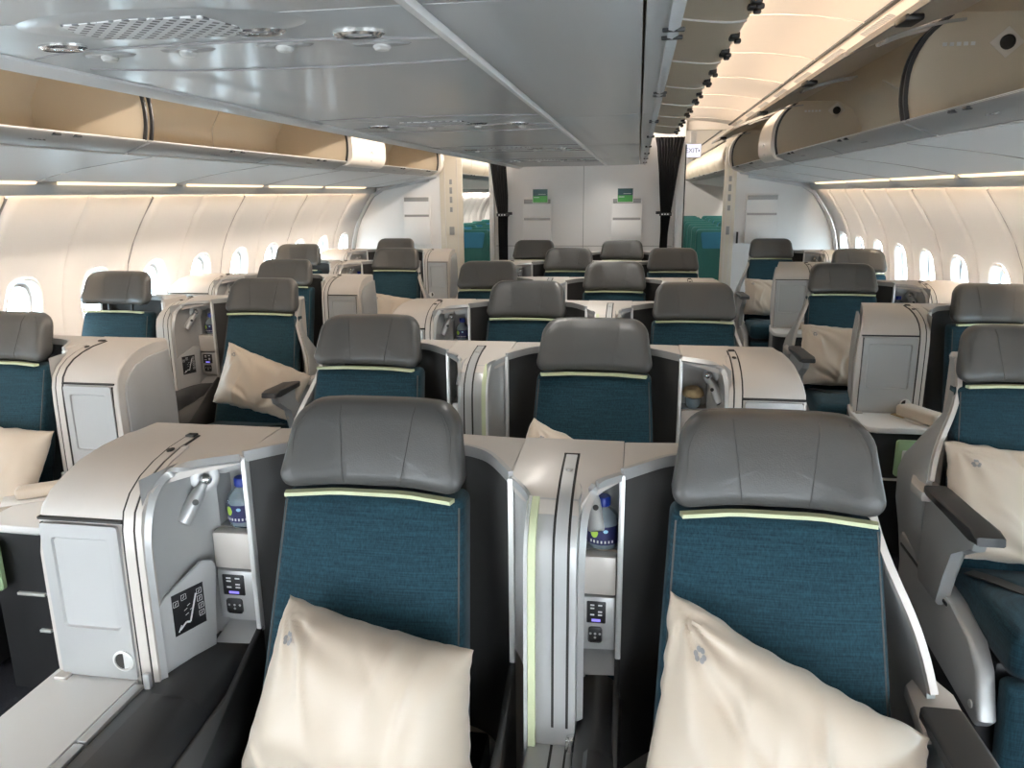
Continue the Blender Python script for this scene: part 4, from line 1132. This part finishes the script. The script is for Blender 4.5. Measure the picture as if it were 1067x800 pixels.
outer_bin(-1, -1.87, 0.70, 'open tan overhead bin above the left windows, forward of the camera')
outer_bin(-1, 0.72, 3.16, 'open tan overhead bin on the left, nearest in view')
outer_bin(-1, 3.18, 5.52, 'open tan overhead bin on the left between the nearest one and the cream closeout panel')
closeout(-1, 5.54, 6.30, 'cream closeout panel between two open bins on the left')
outer_bin(-1, 6.32, 8.12, 'open tan overhead bin on the left, last before the bulkhead', doors=1)
outer_bin(1, -1.87, 0.58, 'open tan overhead bin above the right windows, forward of the camera')
outer_bin(1, 0.60, 3.00, 'open tan overhead bin on the right, nearest in view')
outer_bin(1, 3.02, 5.62, 'open tan overhead bin on the right between the nearest one and the cream closeout panel')
closeout(1, 5.64, 6.20, 'cream closeout panel between two open bins on the right')
outer_bin(1, 6.22, 8.12, 'open tan overhead bin on the right, last before the bulkhead', doors=1)
for sx, sd in ((-1, 'left'), (1, 'right')):
    # rounded end of the last bin
    bm = bmesh.new()
    c = smoothpath([(1.62, 0, 1.798), (1.50, 0, 1.838), (1.462, 0, 1.94), (1.475, 0, 2.05), (1.53, 0, 2.14), (1.62, 0, 2.205)], 4)
    prism(bm, [(sx * p.x, p.z) for p in c] + [(sx * 2.3, 2.2), (sx * 2.3, 1.76)], 'y', 8.13, 8.26, 0.02, 3); o = obj('bin_end_panel', bm, 'binout')
    tag(o, 'cream rounded end panel closing the last bin on the %s' % sd, 'panel')

# round gauge plates on the end walls inside the right bins
for x, y, z, n in ((1.79, 2.992, 2.095, 'nearest'), (1.86, 5.612, 2.13, 'second')):
    t = thing('bin_gauge_plate', 'small square plate with a round dial inside the %s right bin' % n, 'plate', (x, y, z), 0)
    bm = bmesh.new(); prism(bm, [(-0.055, 0), (0, -0.05), (0.055, 0), (0, 0.05)], 'y', -0.004, 0.0, 0.002); obj('plate', bm, 'binout', t)
    bm = bmesh.new(); lathe(bm, [(0.024, 0), (0.024, 0.006), (0.017, 0.007), (0.016, 0.003)], 18, Matrix.Translation((0, -0.004, 0)) @ Matrix.Rotation(PI / 2, 4, 'X')); obj('dial', bm, 'gap', t)
    bm = bmesh.new()
    for q in range(5): box(bm, -0.20 + q * 0.022, -0.186 + q * 0.022, -0.0015, -0.0005, -0.006, 0.006)
    obj('plate_lettering', bm, 'print', t, smooth=False)

# --- centre bins
CB = [-1.87, -0.58, 1.17, 2.92, 4.67, 6.42, 8.17]
cb_names = ['forward of the camera', 'over the camera', 'nearest in view', 'second in view', 'third in view', 'last before the bulkhead']
for (y0, y1, nm) in zip(CB, CB[1:], cb_names):
    t = thing('centre_bin', 'grey glossy centre overhead bin above the middle seats, %s' % nm, 'bin', (0, y0, 0), 0, 'centre overhead bins')
    L_ = y1 - y0
    for a, b, n_ in ((-0.60, 0.252, 'service_underside'), (0.272, 0.588, 'plain_underside'), (0.594, 0.640, 'underside_lip')):
        sec = [(a + (b - a) * i / 6) for i in range(7)]
        f = lambda x: 1.884 + 0.010 * max(0, x) ** 2 + 0.02 * max(0, x - 0.45) - 0.010 * max(0, -x - 0.4)
        bm = bmesh.new(); prism(bm, [(x, f(x)) for x in sec] + [(x, 1.925) for x in sec[::-1]], 'y', 0.0025, L_ - 0.0025, 0.003); obj(n_, bm, 'centre', t)
    bm = bmesh.new(); prism(bm, [(0.246, 1.884), (0.252, 1.877), (0.266, 1.876), (0.270, 1.886), (0.270, 1.93), (0.246, 1.93)], 'y', 0.0, L_); obj('centre_strip', bm, 'white', t)
    bm = bmesh.new(); prism(bm, [(0.268, 1.8875), (0.276, 1.8865), (0.276, 1.93), (0.268, 1.93)], 'y', 0.0, L_); obj('strip_groove', bm, 'gap', t)
    # left lip and closed left door
    bm = bmesh.new(); prism(bm, [(-0.602, 1.876), (-0.64, 1.862), (-0.668, 1.868), (-0.684, 1.905), (-0.66, 1.94), (-0.602, 1.94)], 'y', 0.0, L_, 0.004); obj('left_lip', bm, 'white', t)
    c = smoothpath([(-0.676, 0, 1.915), (-0.705, 0, 2.0), (-0.70, 0, 2.1), (-0.655, 0, 2.2)], 4)
    bm = bmesh.new(); prism(bm, [(p.x, p.z) for p in c] + [(p.x + 0.02, p.z) for p in c[::-1]], 'y', 0.005, L_ - 0.005); obj('left_door', bm, 'binout', t)
    # open right side: interior, lip, raised door
    sec = [(0.63, 1.93), (0.10, 1.935), (0.03, 1.98), (0.03, 2.15), (0.10, 2.22), (0.60, 2.225)]
    bm = bmesh.new(); loft(bm, [[Vector((x, y, z)) for x, z in sec] for y in (0.0, L_)], False, False)
    for y in (0.003, L_ - 0.003):
        bm.faces.new([bm.verts.new((x, y, z)) for x, z in [(0.63, 1.93), (0.655, 2.02), (0.645, 2.12), (0.60, 2.225)] + sec[::-1][1:-1]])
    obj('bin_interior', bm, 'tan', t, recalc=False, ang=20)
    bm = bmesh.new(); prism(bm, [(0.641, 1.886), (0.652, 1.892), (0.656, 1.935), (0.628, 1.935), (0.632, 1.888)], 'y', 0.0, L_, 0.003); obj('right_lip', bm, 'psu', t)
    for f_ in (0.16, 0.20, 0.66, 0.70):
        bm = bmesh.new(); box(bm, 0.622, 0.660, L_ * f_ - 0.006, L_ * f_ + 0.006, 1.886, 1.893, 0.002); obj('lip_catch', bm, 'black', t)
    for y in (0.012, L_ - 0.012):
        bm = bmesh.new(); sweep(bm, smoothpath([(0.648, y, 1.93), (0.668, y, 2.01), (0.66, y, 2.11), (0.615, y, 2.215)], 4), rect(0.02, 0.010), (0, 1, 0)); obj('divider_edge', bm, 'grey', t)
    for k in range(2):
        a = L_ * k / 2 + 0.008; b = L_ * (k + 1) / 2 - 0.008
        c = smoothpath([(0.615, 0, 2.222), (0.70, 0, 2.200), (0.80, 0, 2.187), (0.88, 0, 2.180), (0.935, 0, 2.184)], 4)
        bm = bmesh.new(); prism(bm, [(p.x, p.z) for p in c] + [(p.x, p.z + 0.014) for p in c[::-1]], 'y', a, b, 0.003); d = obj('right_door', bm, 'tan', t)
        bm = bmesh.new(); sweep(bm, [(p.x, b + 0.004, p.z - 0.002) for p in c], rect(0.008, 0.006), (0, 1, 0)); obj('door_gasket', bm, 'bright', d)
        for f_, sz in ((0.30, 1.0), (0.66, 0.6), (0.74, 0.6)):
            y = a + (b - a) * f_
            bm = bmesh.new(); box(bm, 0.908, 0.942, y - 0.04 * sz, y + 0.04 * sz, 2.168, 2.190, 0.006); box(bm, 0.925, 0.950, y - 0.014 * sz, y + 0.014 * sz, 2.154, 2.172, 0.006); obj('door_latch', bm, 'black', d)

# --- service units under the centre bins
def service_unit(y, label):
    t = thing('service_unit', label, 'panel', (-0.16, y, 1.884), 0, 'reading light units under the centre bins')
    # plate edge lines
    bm = bmesh.new()
    tube(bm, smoothpath([(-0.42, 0.02, -0.001), (-0.30, -0.03, -0.001), (-0.05, -0.055, -0.001), (0.2, -0.05, -0.001), (0.40, -0.02, -0.001)], 5), 0.003, 6)
    tube(bm, smoothpath([(-0.40, 0.15, -0.001), (-0.2, 0.22, -0.001), (0.1, 0.235, -0.001), (0.405, 0.20, -0.001)], 5), 0.003, 6)
    tube(bm, smoothpath([(-0.43, -0.36, -0.001), (-0.2, -0.42, -0.001), (0.1, -0.43, -0.001), (0.405, -0.40, -0.001)], 5), 0.003, 6)
    obj('panel_seam', bm, 'logo', t)
    # domed surround and speaker grille
    bm = bmesh.new()
    lathe(bm, [(1.0, 0.0), (0.85, -0.006), (0.6, -0.009), (0.3, -0.010)], 32, Matrix.Translation((-0.01, -0.205, 0.004)) @ Matrix.Diagonal((0.27, 0.115, 1, 1))); s_ = obj('speaker_surround', bm, 'centre', t)
    bm = bmesh.new(); prism(bm, [(-0.145, -0.255), (-0.02, -0.275), (0.10, -0.27), (0.12, -0.20), (0.105, -0.135), (-0.02, -0.128), (-0.145, -0.150), (-0.16, -0.20)], 'z', -0.0072, -0.002, 0.001); obj('speaker_grille', bm, 'grille', s_)
    # lens lamps and knobs
    for x, yy in ((-0.28, -0.08), (0.13, -0.145), (0.28, -0.09)):
        bm = bmesh.new(); lathe(bm, [(1, 0), (1, -0.004), (0.85, -0.008), (0.7, -0.005)], 24, Matrix.Translation((x, yy, 0)) @ Matrix.Diagonal((0.045, 0.028, 1, 1))); l = obj('lamp_bezel', bm, 'chrome', t)
        bm = bmesh.new(); lathe(bm, [(0.9, -0.002), (0.6, -0.007), (0.1, -0.008)], 20, Matrix.Translation((x, yy, 0)) @ Matrix.Diagonal((0.035, 0.021, 1, 1))); obj('lamp_lens', bm, 'lens', l)
    for x, yy in ((-0.26, 0.02), (-0.085, 0.0), (0.11, -0.008), (0.285, 0.015)):
        bm = bmesh.new(); lathe(bm, [(1, 0), (0.9, -0.003), (0.5, -0.005)], 22, Matrix.Translation((x, yy, 0)) @ Matrix.Diagonal((0.056, 0.018, 1, 1))); kx = obj('nozzle_seat', bm, 'fascia', t)
        bm = bmesh.new(); lathe(bm, [(0.016, 0.004), (0.016, -0.006), (0.012, -0.011), (0.005, -0.0125)], 18, Matrix.Translation((x, yy, -0.001))); obj('air_nozzle', bm, 'bright', kx)
for y, n in ((1.42, 'nearest in view'), (3.17, 'second from the camera'), (4.92, 'third from the camera'), (6.67, 'farthest, by the bulkhead')):
    service_unit(y, 'reading light and speaker unit under the centre bin, %s' % n)

# ================================================================== SEATS
V = {}
def variant(key):
    if key not in V:
        kl, kr, fl, lift = key; FL[0] = fl; V[key] = (make_seat(kl, kr, lift), [0]); FL[0] = 1
    root, used = V[key]
    if used[0] == 0: used[0] = 1; return root
    return copy_tree(root)
CV = {}
def console(key, fn):
    if key not in CV:
        FL[0] = key[0]; CV[key] = (fn(), [0]); FL[0] = 1
    root, used = CV[key]
    if used[0] == 0: used[0] = 1; return root
    return copy_tree(root)

def put_seat(key, x, y, label, rz=0.0):
    s = variant(key); s.location = (x, y, 0); s['label'] = label; s['group'] = 'teal seats with grey leather headrests'
    return s
def put_console(key, fn, x, y, label, cat='console', group='pale storage consoles beside the seats'):
    c = console(key, fn); c.location = (x, y, 0); c['label'] = label; c['category'] = cat; c['group'] = group
    return c

CY = [1.545, 2.69, 3.85, 4.98, 6.25, 7.28]
CYN = ['front', 'second', 'third', 'fourth', 'fifth', 'last']
for k, y in enumerate(CY):
    n = CYN[k]
    if k % 2 == 0:
        fl, xa, xb = 1, 0.055, 0.870
        na, nb = 'left', 'right'
    else:
        fl, xa, xb = -1, 0.455, -0.360
        na, nb = 'right', 'left'
    pil = {(0, 'left'): ', plump pillow on it', (0, 'right'): ', creased pillow on it', (1, 'right'): ', pillow tip showing'}
    put_seat(('niche', 'plain', fl, 0.0), xa, y, 'teal seat in the %s centre row, %s of the pair%s' % (n, na, pil.get((k, na), '')))
    put_seat(('niche', 'aisle', fl, 0.0), xb, y, 'teal seat in the %s centre row, %s of the pair%s' % (n, nb, pil.get((k, nb), '')))
    put_console((fl, 'centre'), lambda: make_console(0.44, 0.20, True, 0.62), xa, y, 'pale rounded storage console with small door at the %s end of the %s centre row' % (na, n))
    put_console((fl, 'div'), make_divider, xa, y, 'pale divider between the two seats of the %s centre row' % n, 'divider', 'dividers between the centre seats')

# left side
for y, n in ((2.61, 'nearest'), (5.05, 'second'), (7.55, 'farthest')):
    put_seat(('niche', 'plain', 1, 0.0), -1.79, y, 'single teal seat between two consoles by the left windows, %s of three' % n)
    put_console((1, 'win'), lambda: make_console(0.44, 0.30, True, 0.42), -1.79, y, 'white topped console under the left windows beside the %s single seat' % n)
    put_console((-1, 'thr'), lambda: make_console(0.33, 0.21, False, 0.40, arm=False, side_bulge=0.02, taper=0.0), -1.79, y, 'tall grey sided console on the left aisle beside the %s single seat' % n)
for y, n in ((3.87, 'nearer'), (6.20, 'farther')):
    put_seat(('window', 'plain', 1, 0.03), -2.21, y, 'teal window seat with raised grey headrest on the left, %s of two' % n)
    put_seat(('niche', 'aisle', 1, 0.0), -1.36, y, 'teal aisle seat on the left with armrest, %s of two%s' % (n, ', large pillow on it' if n == 'nearer' else ''))
    put_console((1, 'pair'), lambda: make_console(0.44, 0.045, True, 0.42, door=False), -1.36, y, 'curved niche console between the paired left seats, %s pair' % n)
# right side
for y, n in ((2.68, 'nearest'), (4.95, 'second'), (7.55, 'farthest')):
    put_seat(('niche', 'aisle', -1, 0.0), 1.815, y, 'teal aisle seat with armrest on the right, %s of three, pillow on it' % n)
    put_console((-1, 'win'), lambda: make_console(0.44, 0.31, True, 0.42), 1.815, y, 'white topped console under the right windows beside the %s aisle seat' % n)
for y, n in ((3.90, 'nearer'), (6.22, 'farther')):
    put_seat(('window', 'plain', -1, 0.0), 2.235, y, 'teal window seat behind a console on the right, %s of two' % n)
    put_console((1, 'rbox'), lambda: make_console(0.33, 0.255, False, 0.24, arm=False, side_bulge=0.03, taper=0.07), 2.235, y, 'pale aisle console with door and white table on the right, %s of two' % n)

# bottles in the niches
def nb(x, fl=1, F=-0.44):
    Kx = F * 0.45 + PN[0] * 0.55 - (0.055 if F > -0.4 else 0.045) + 0.014
    return x + fl * ((Kx + PN[0] - 0.004) / 2)
ZN = 0.8855
bottle((nb(0.055), 1.545 - 0.012, ZN), 'small blue capped water bottle in the niche of the front left console')
bottle((nb(0.870, 1, -0.369), 1.545 - 0.012, ZN), 'small blue capped water bottle in the front divider niche behind the reading light', 1.0)
bottle((nb(0.055), 3.85 - 0.012, ZN), 'blue water bottle in the console niche at the left of the third centre row')
bottle((nb(-1.36), 3.87 - 0.012, ZN), 'blue capped water bottle in the niche of the left aisle seat with the big pillow')
bottle((nb(-1.36), 6.20 - 0.012, ZN), 'blue water bottle in the niche of the farther left aisle seat')
bottle((nb(1.815, -1), 4.95 - 0.012, ZN), 'blue water bottle in the window console niche of the second right aisle seat')
# tan pouch in the niche of the second row
t = thing('snack_pouch', 'small tan wrapped pouch on a clear jar in the second row niche', 'pouch', (nb(0.455, -1), 2.69 - 0.014, ZN))
bm = bmesh.new(); lathe(bm, [(0.024, 0), (0.028, 0.006), (0.029, 0.03), (0.027, 0.034)], 18); obj('jar', bm, 'bottle', t)
bm = bmesh.new(); lathe(bm, [(0.024, 0.033), (0.036, 0.040), (0.037, 0.052), (0.030, 0.066), (0.016, 0.072), (0.004, 0.073)], 18); deform(bm, lambda v: v + Vector((1, 1, 1)) * 0.003 * noise.noise(v * 70)); obj('wrapped_top', bm, 'tanbag', t)

# pillows
R = math.radians
make_pillow('plump cream pillow leaning on the front left centre seat', (0.115, 1.215, 0.690), 0.47, 0.325, 0.24, R(64), 0, 0, 3, 0.1, quad=((-0.19, 0.175), (0.19, 0.10), (0.215, -0.17), (-0.25, -0.155)), wr=1.15)
make_pillow('creased cream pillow tilted on its corner on the front right centre seat', (0.865, 1.215, 0.685), 0.52, 0.36, 0.16, R(62), 0, R(-3), 11, 0.1, wr=2.0, quad=((-0.20, 0.235), (0.245, 0.035), (0.225, -0.225), (-0.255, -0.20)))
make_pillow('cream pillow on the right seat of the second centre row, only its corner showing', (0.41, 2.36, 0.67), 0.46, 0.33, 0.15, R(62), R(-22), 0, 5)
make_pillow('large cream pillow on the nearer left aisle seat', (-1.26, 3.50, 0.71), 0.48, 0.34, 0.18, R(66), 0, R(8), 21, quad=((-0.17, 0.21), (0.26, 0.03), (0.17, -0.20), (-0.235, -0.10)))
make_pillow('cream pillow on the nearest single seat at the left edge', (-1.72, 2.26, 0.665), 0.50, 0.36, 0.16, R(60), R(-4), 0, 31)
make_pillow('cream pillow on the farther left aisle seat behind a console', (-1.30, 5.85, 0.68), 0.46, 0.33, 0.15, R(62), R(-8), 0, 41)
make_pillow('cream pillow on the nearest right aisle seat beside the silver armrest', (1.80, 2.39, 0.68), 0.50, 0.36, 0.15, R(68), R(-2), R(-4), 51, wr=1.6)
make_pillow('white pillow upright on the second right aisle seat', (1.80, 4.62, 0.68), 0.50, 0.36, 0.15, R(72), R(-2), R(-4), 61, wr=1.4)
make_pillow('cream pillow on the farthest right aisle seat', (1.80, 7.22, 0.68), 0.48, 0.34, 0.15, R(70), R(-3), 0, 71)

# wrapped packs on the tables
def pack(label, loc, rz, paper=True, k=1.25):
    t = thing('amenity_pack', label, 'pack', loc, rz, 'wrapped packs on the side tables')
    bm = bmesh.new(); slab(bm, outline(0.085, 0.080, -0.034, 0.034, 0.012, 0.012), 0.042, 0.010, 0.003); deform(bm, lambda v: (v.x * k, v.z * k, 0.004 + (0.043 - v.y) * k + 0.0025 * noise.noise(v * 30))); obj('wrapped_bundle', bm, 'pillow', t, ang=80)
    bm = bmesh.new(); box(bm, -0.12, 0.06, -0.055, 0.05, 0.0005, 0.003, 0.001); obj('paper_slip', bm, 'white' , t)
    if paper:
        bm = bmesh.new(); box(bm, -0.125, -0.055, -0.045, 0.045, 0.003, 0.008, 0.002); obj('tan_card', bm, 'tanbag', t)
pack('cream wrapped pack on the white table of the nearer right aisle console', (1.86, 3.53, 0.6155), R(-62))
pack('cream wrapped pack on the table of the nearest left console', (-1.42, 2.20, 0.6155), R(35), False, 0.9)
pack('small wrapped pack on the table of the farther right aisle console', (1.86, 5.87, 0.6155), R(-50))

# green lit pockets with small screens in the aisle cabinets
for x, y, lab in ((1.80, 3.402, 'green lit pocket with a small screen in the black cabinet on the right aisle'), (-1.445, 1.945, 'green lit pocket in the black cabinet at the far left edge')):
    t = thing('lit_pocket', lab, 'pocket', (x, y, 0.40))
    bm = bmesh.new(); box(bm, -0.07, 0.07, -0.006, 0.004, 0, 0.165, 0.012, 3); obj('pocket_frame', bm, 'green', t)
    bm = bmesh.new(); box(bm, -0.045, 0.055, -0.010, -0.004, 0.03, 0.12, 0.006); sc_ = obj('pocket_screen', bm, 'print', t)
    bm = bmesh.new(); box(bm, -0.035, 0.048, -0.0115, -0.009, 0.045, 0.105); obj('screen_glass', bm, 'ecoblue', sc_, smooth=False)

# ================================================================== ECONOMY CABIN BEYOND
def make_eco():
    t = thing('economy_chair', '', 'seat')
    bm = bmesh.new(); slab(bm, outline(0.225, 0.21, 0.42, 1.16, 0.03, 0.05), 0.10, 0.03, 0.01); deform(bm, lambda v: (v.x, v.y - 0.04 * max(0, abs(v.x) - 0.12) * 5 + (v.z - 1) * 0.2, v.z)); b = obj('backrest', bm, 'ecoteal', t, ang=70)
    bm = bmesh.new(); slab(bm, outline(0.13, 0.15, 0.93, 1.13, 0.02, 0.03), 0.012, 0.004, 0.004); deform(bm, lambda v: (v.x, v.y - 0.016 + (v.z - 1) * 0.2, v.z)); obj('headrest_cloth', bm, 'ecoblue', b, ang=70)
    bm = bmesh.new(); slab(bm, outline(0.225, 0.225, -0.46, 0.0, 0.03, 0.03), 0.10, 0.03, 0.01); deform(bm, lambda v: (v.x, v.z - 0.06, 0.46 - v.y)); obj('seat_cushion', bm, 'ecoteal', t, ang=70)
    for s in (-1, 1):
        bm = bmesh.new(); box(bm, s * 0.235 - 0.018, s * 0.235 + 0.018, -0.40, -0.02, 0.60, 0.635, 0.01); obj('armrest', bm, 'grey', t)
        bm = bmesh.new(); tube(bm, [(s * 0.19, -0.40, 0.0), (s * 0.19, -0.30, 0.37)], 0.016, 8, (1, 0, 0)); obj('leg', bm, 'silver', t)
    return t
eco = make_eco(); first = True
EN = ['first', 'second', 'third', 'fourth', 'fifth', 'sixth', 'seventh', 'eighth']
for sx, xs in ((1, (1.52, 2.02)), (-1, (-1.52, -2.02))):
    for k in range(8):
        for j, x in enumerate(xs):
            s = eco if first else copy_tree(eco); first = False
            s.location = (x, 9.95 + 0.80 * k, 0)
            s['label'] = 'teal economy %s seat in the %s row beyond the %s doorway' % (('aisle', 'window')[j], EN[k], 'right' if sx > 0 else 'left'); s['group'] = 'teal economy seats beyond the doorways'
for sx, sd in ((-1, 'left'), (1, 'right')):
    outer_bin(sx, 8.75, 12.4, 'closed economy bin beyond the %s doorway, nearer one' % sd, False, 4, group='closed bins in the economy cabin')
    outer_bin(sx, 12.42, 16.4, 'closed economy bin beyond the %s doorway, farther one' % sd, False, 4, group='closed bins in the economy cabin')
bm = bmesh.new(); prism(bm, [(-0.60, 1.90), (0.60, 1.90), (0.68, 2.02), (0.64, 2.42), (-0.64, 2.42), (-0.68, 2.02)], 'y', 8.75, 16.4, 0.02); o = obj('economy_centre_bin', bm, 'binout'); tag(o, 'closed centre bin in the economy cabin beyond the bulkhead', 'bin')
bm = bmesh.new(); box(bm, -2.7, 2.7, YE, YE + 0.05, 0, 2.5); struct('wall_end', bm, 'bulk')
bm = bmesh.new()
for x0, x1, z0 in ((-2.7, -1.36, 0), (-1.36, -1.12, 1.75), (-1.12, 1.06, 0), (1.06, 1.36, 1.75), (1.36, 2.7, 0)): box(bm, x0, x1, Y0 - 0.05, Y0 - 0.002, z0, 2.5)  # two openings cut in the unseen wall so daylight reaches the seat fronts
struct('wall_front', bm, 'bulk')
bm = bmesh.new(); box(bm, -2.8, 2.8, Y0, YE, 2.42, 2.46); struct('ceiling_crown', bm, 'bulk')
for sx, sd in ((-1, 'left'), (1, 'right')):
    bm = bmesh.new(); prism(bm, [(sx * 2.36, 1.66), (sx * 2.75, 1.66), (sx * 2.75, 2.44), (sx * 2.70, 2.44), (sx * 2.70, 1.75), (sx * 2.36, 1.75)], 'y', Y0, YE); struct('wall_upper_' + sd, bm, 'bulk')

# ================================================================== LIGHT
def area(name, loc, rot, sx, sy, e, col, spread=PI):
    l = bpy.data.lights.new(name, 'AREA'); l.shape = 'RECTANGLE'; l.size = sx; l.size_y = sy; l.energy = e; l.color = col; l.spread = spread
    o = bpy.data.objects.new(name, l); COL.objects.link(o); o.location = loc; o.rotation_euler = rot
    return o
WARM = (1.0, 0.80, 0.60)
for sx in (-1, 1):
    # wall wash lamps tucked behind the valance, turned towards the panels
    area('wall_wash', (sx * 2.368, 3.3, 1.660), (0, -sx * R(16), 0), 0.014, 10.2, 28, (1.0, 0.72, 0.45))
    # the strip lights under the bins also wash the side walls
    for k in range(-2, 4):
        area('strip_lamp', (sx * 2.25, 3.62 + 1.167 * k + 0.485, 1.683), (0, -sx * R(31), 0), 0.02, 1.16, 2.6, (1.0, 0.84, 0.68), R(66))
    # cove lamps on top of the centre bins, washing the aisle ceilings
    area('cove_lamp', (sx * 0.64, 3.3, 2.262), (0, -sx * R(100), 0), 0.03, 10.2, 120, (1.0, 0.87, 0.74))
    area('economy_lamp', (sx * 0.72, 12.5, 2.262), (0, -sx * R(100), 0), 0.03, 7.0, 55, (1.0, 0.94, 0.86))
    area('economy_wall_wash', (sx * 2.371, 12.5, 1.652), (0, -sx * R(42), 0), 0.012, 7, 70, (1.0, 0.92, 0.82))
# added downward fill under the centre bins for the rear rows, no lamp fixture
area('centre_fill_lamp', (0.258, 5.2, 1.872), (0, 0, 0), 0.02, 6.4, 20, (1.0, 0.95, 0.88), R(130))

w = bpy.data.worlds.new('overcast'); S.world = w; w.use_nodes = True
nt = w.node_tree; bg = nt.nodes['Background']
tc = nt.nodes.new('ShaderNodeTexCoord'); sp = nt.nodes.new('ShaderNodeSeparateXYZ'); rp = nt.nodes.new('ShaderNodeValToRGB')
nt.links.new(tc.outputs['Generated'], sp.inputs[0]); nt.links.new(sp.outputs[2], rp.inputs[0])
mr = nt.nodes.new('ShaderNodeMapRange'); mr.inputs[1].default_value = -0.25; mr.inputs[2].default_value = 0.5
nt.links.new(sp.outputs[2], mr.inputs[0]); nt.links.new(mr.outputs[0], rp.inputs[0])
rp.color_ramp.elements[0].position = 0.28; rp.color_ramp.elements[0].color = (0.50, 0.54, 0.57, 1)
rp.color_ramp.elements[1].position = 0.36; rp.color_ramp.elements[1].color = (0.84, 0.93, 1.0, 1)
nt.links.new(rp.outputs[0], bg.inputs[0]); bg.inputs[1].default_value = 30.0

# ================================================================== CAMERA
cam = bpy.data.cameras.new('camera'); co = bpy.data.objects.new('camera', cam); COL.objects.link(co)
f = 800.0; VX, VY, sl = 665.5, 200.0, 0.009
a = Vector((VX - 533.5, 400 - VY, f)).normalized()
u = Vector((-sl, 1.0, -(a.x * -sl + a.y) / a.z)).normalized()
r = Vector((u.y * a.z - u.z * a.y, u.z * a.x - u.x * a.z, u.x * a.y - u.y * a.x))
if r.x < 0: r = -r
# columns: camera right, up, back expressed in world axes (x right, y aft, z up)
co.matrix_world = Matrix(((r.x, r.y, -r.z, 0.59), (a.x, a.y, -a.z, 0.0), (u.x, u.y, -u.z, 1.62), (0, 0, 0, 1)))
cam.sensor_width = 36.0; cam.lens = 36.0 * f / 1067.0; cam.clip_start = 0.02
S.camera = co
S.view_settings.view_transform = 'Standard'; S.view_settings.look = 'None'; S.view_settings.gamma = 1.0
S.view_settings.use_curve_mapping = False; S.view_settings.exposure = 0.3
S.cycles.max_bounces = 8; S.cycles.diffuse_bounces = 5; S.cycles.transparent_max_bounces = 12
S.cycles.use_denoising = True; S.cycles.sample_clamp_indirect = 6.0
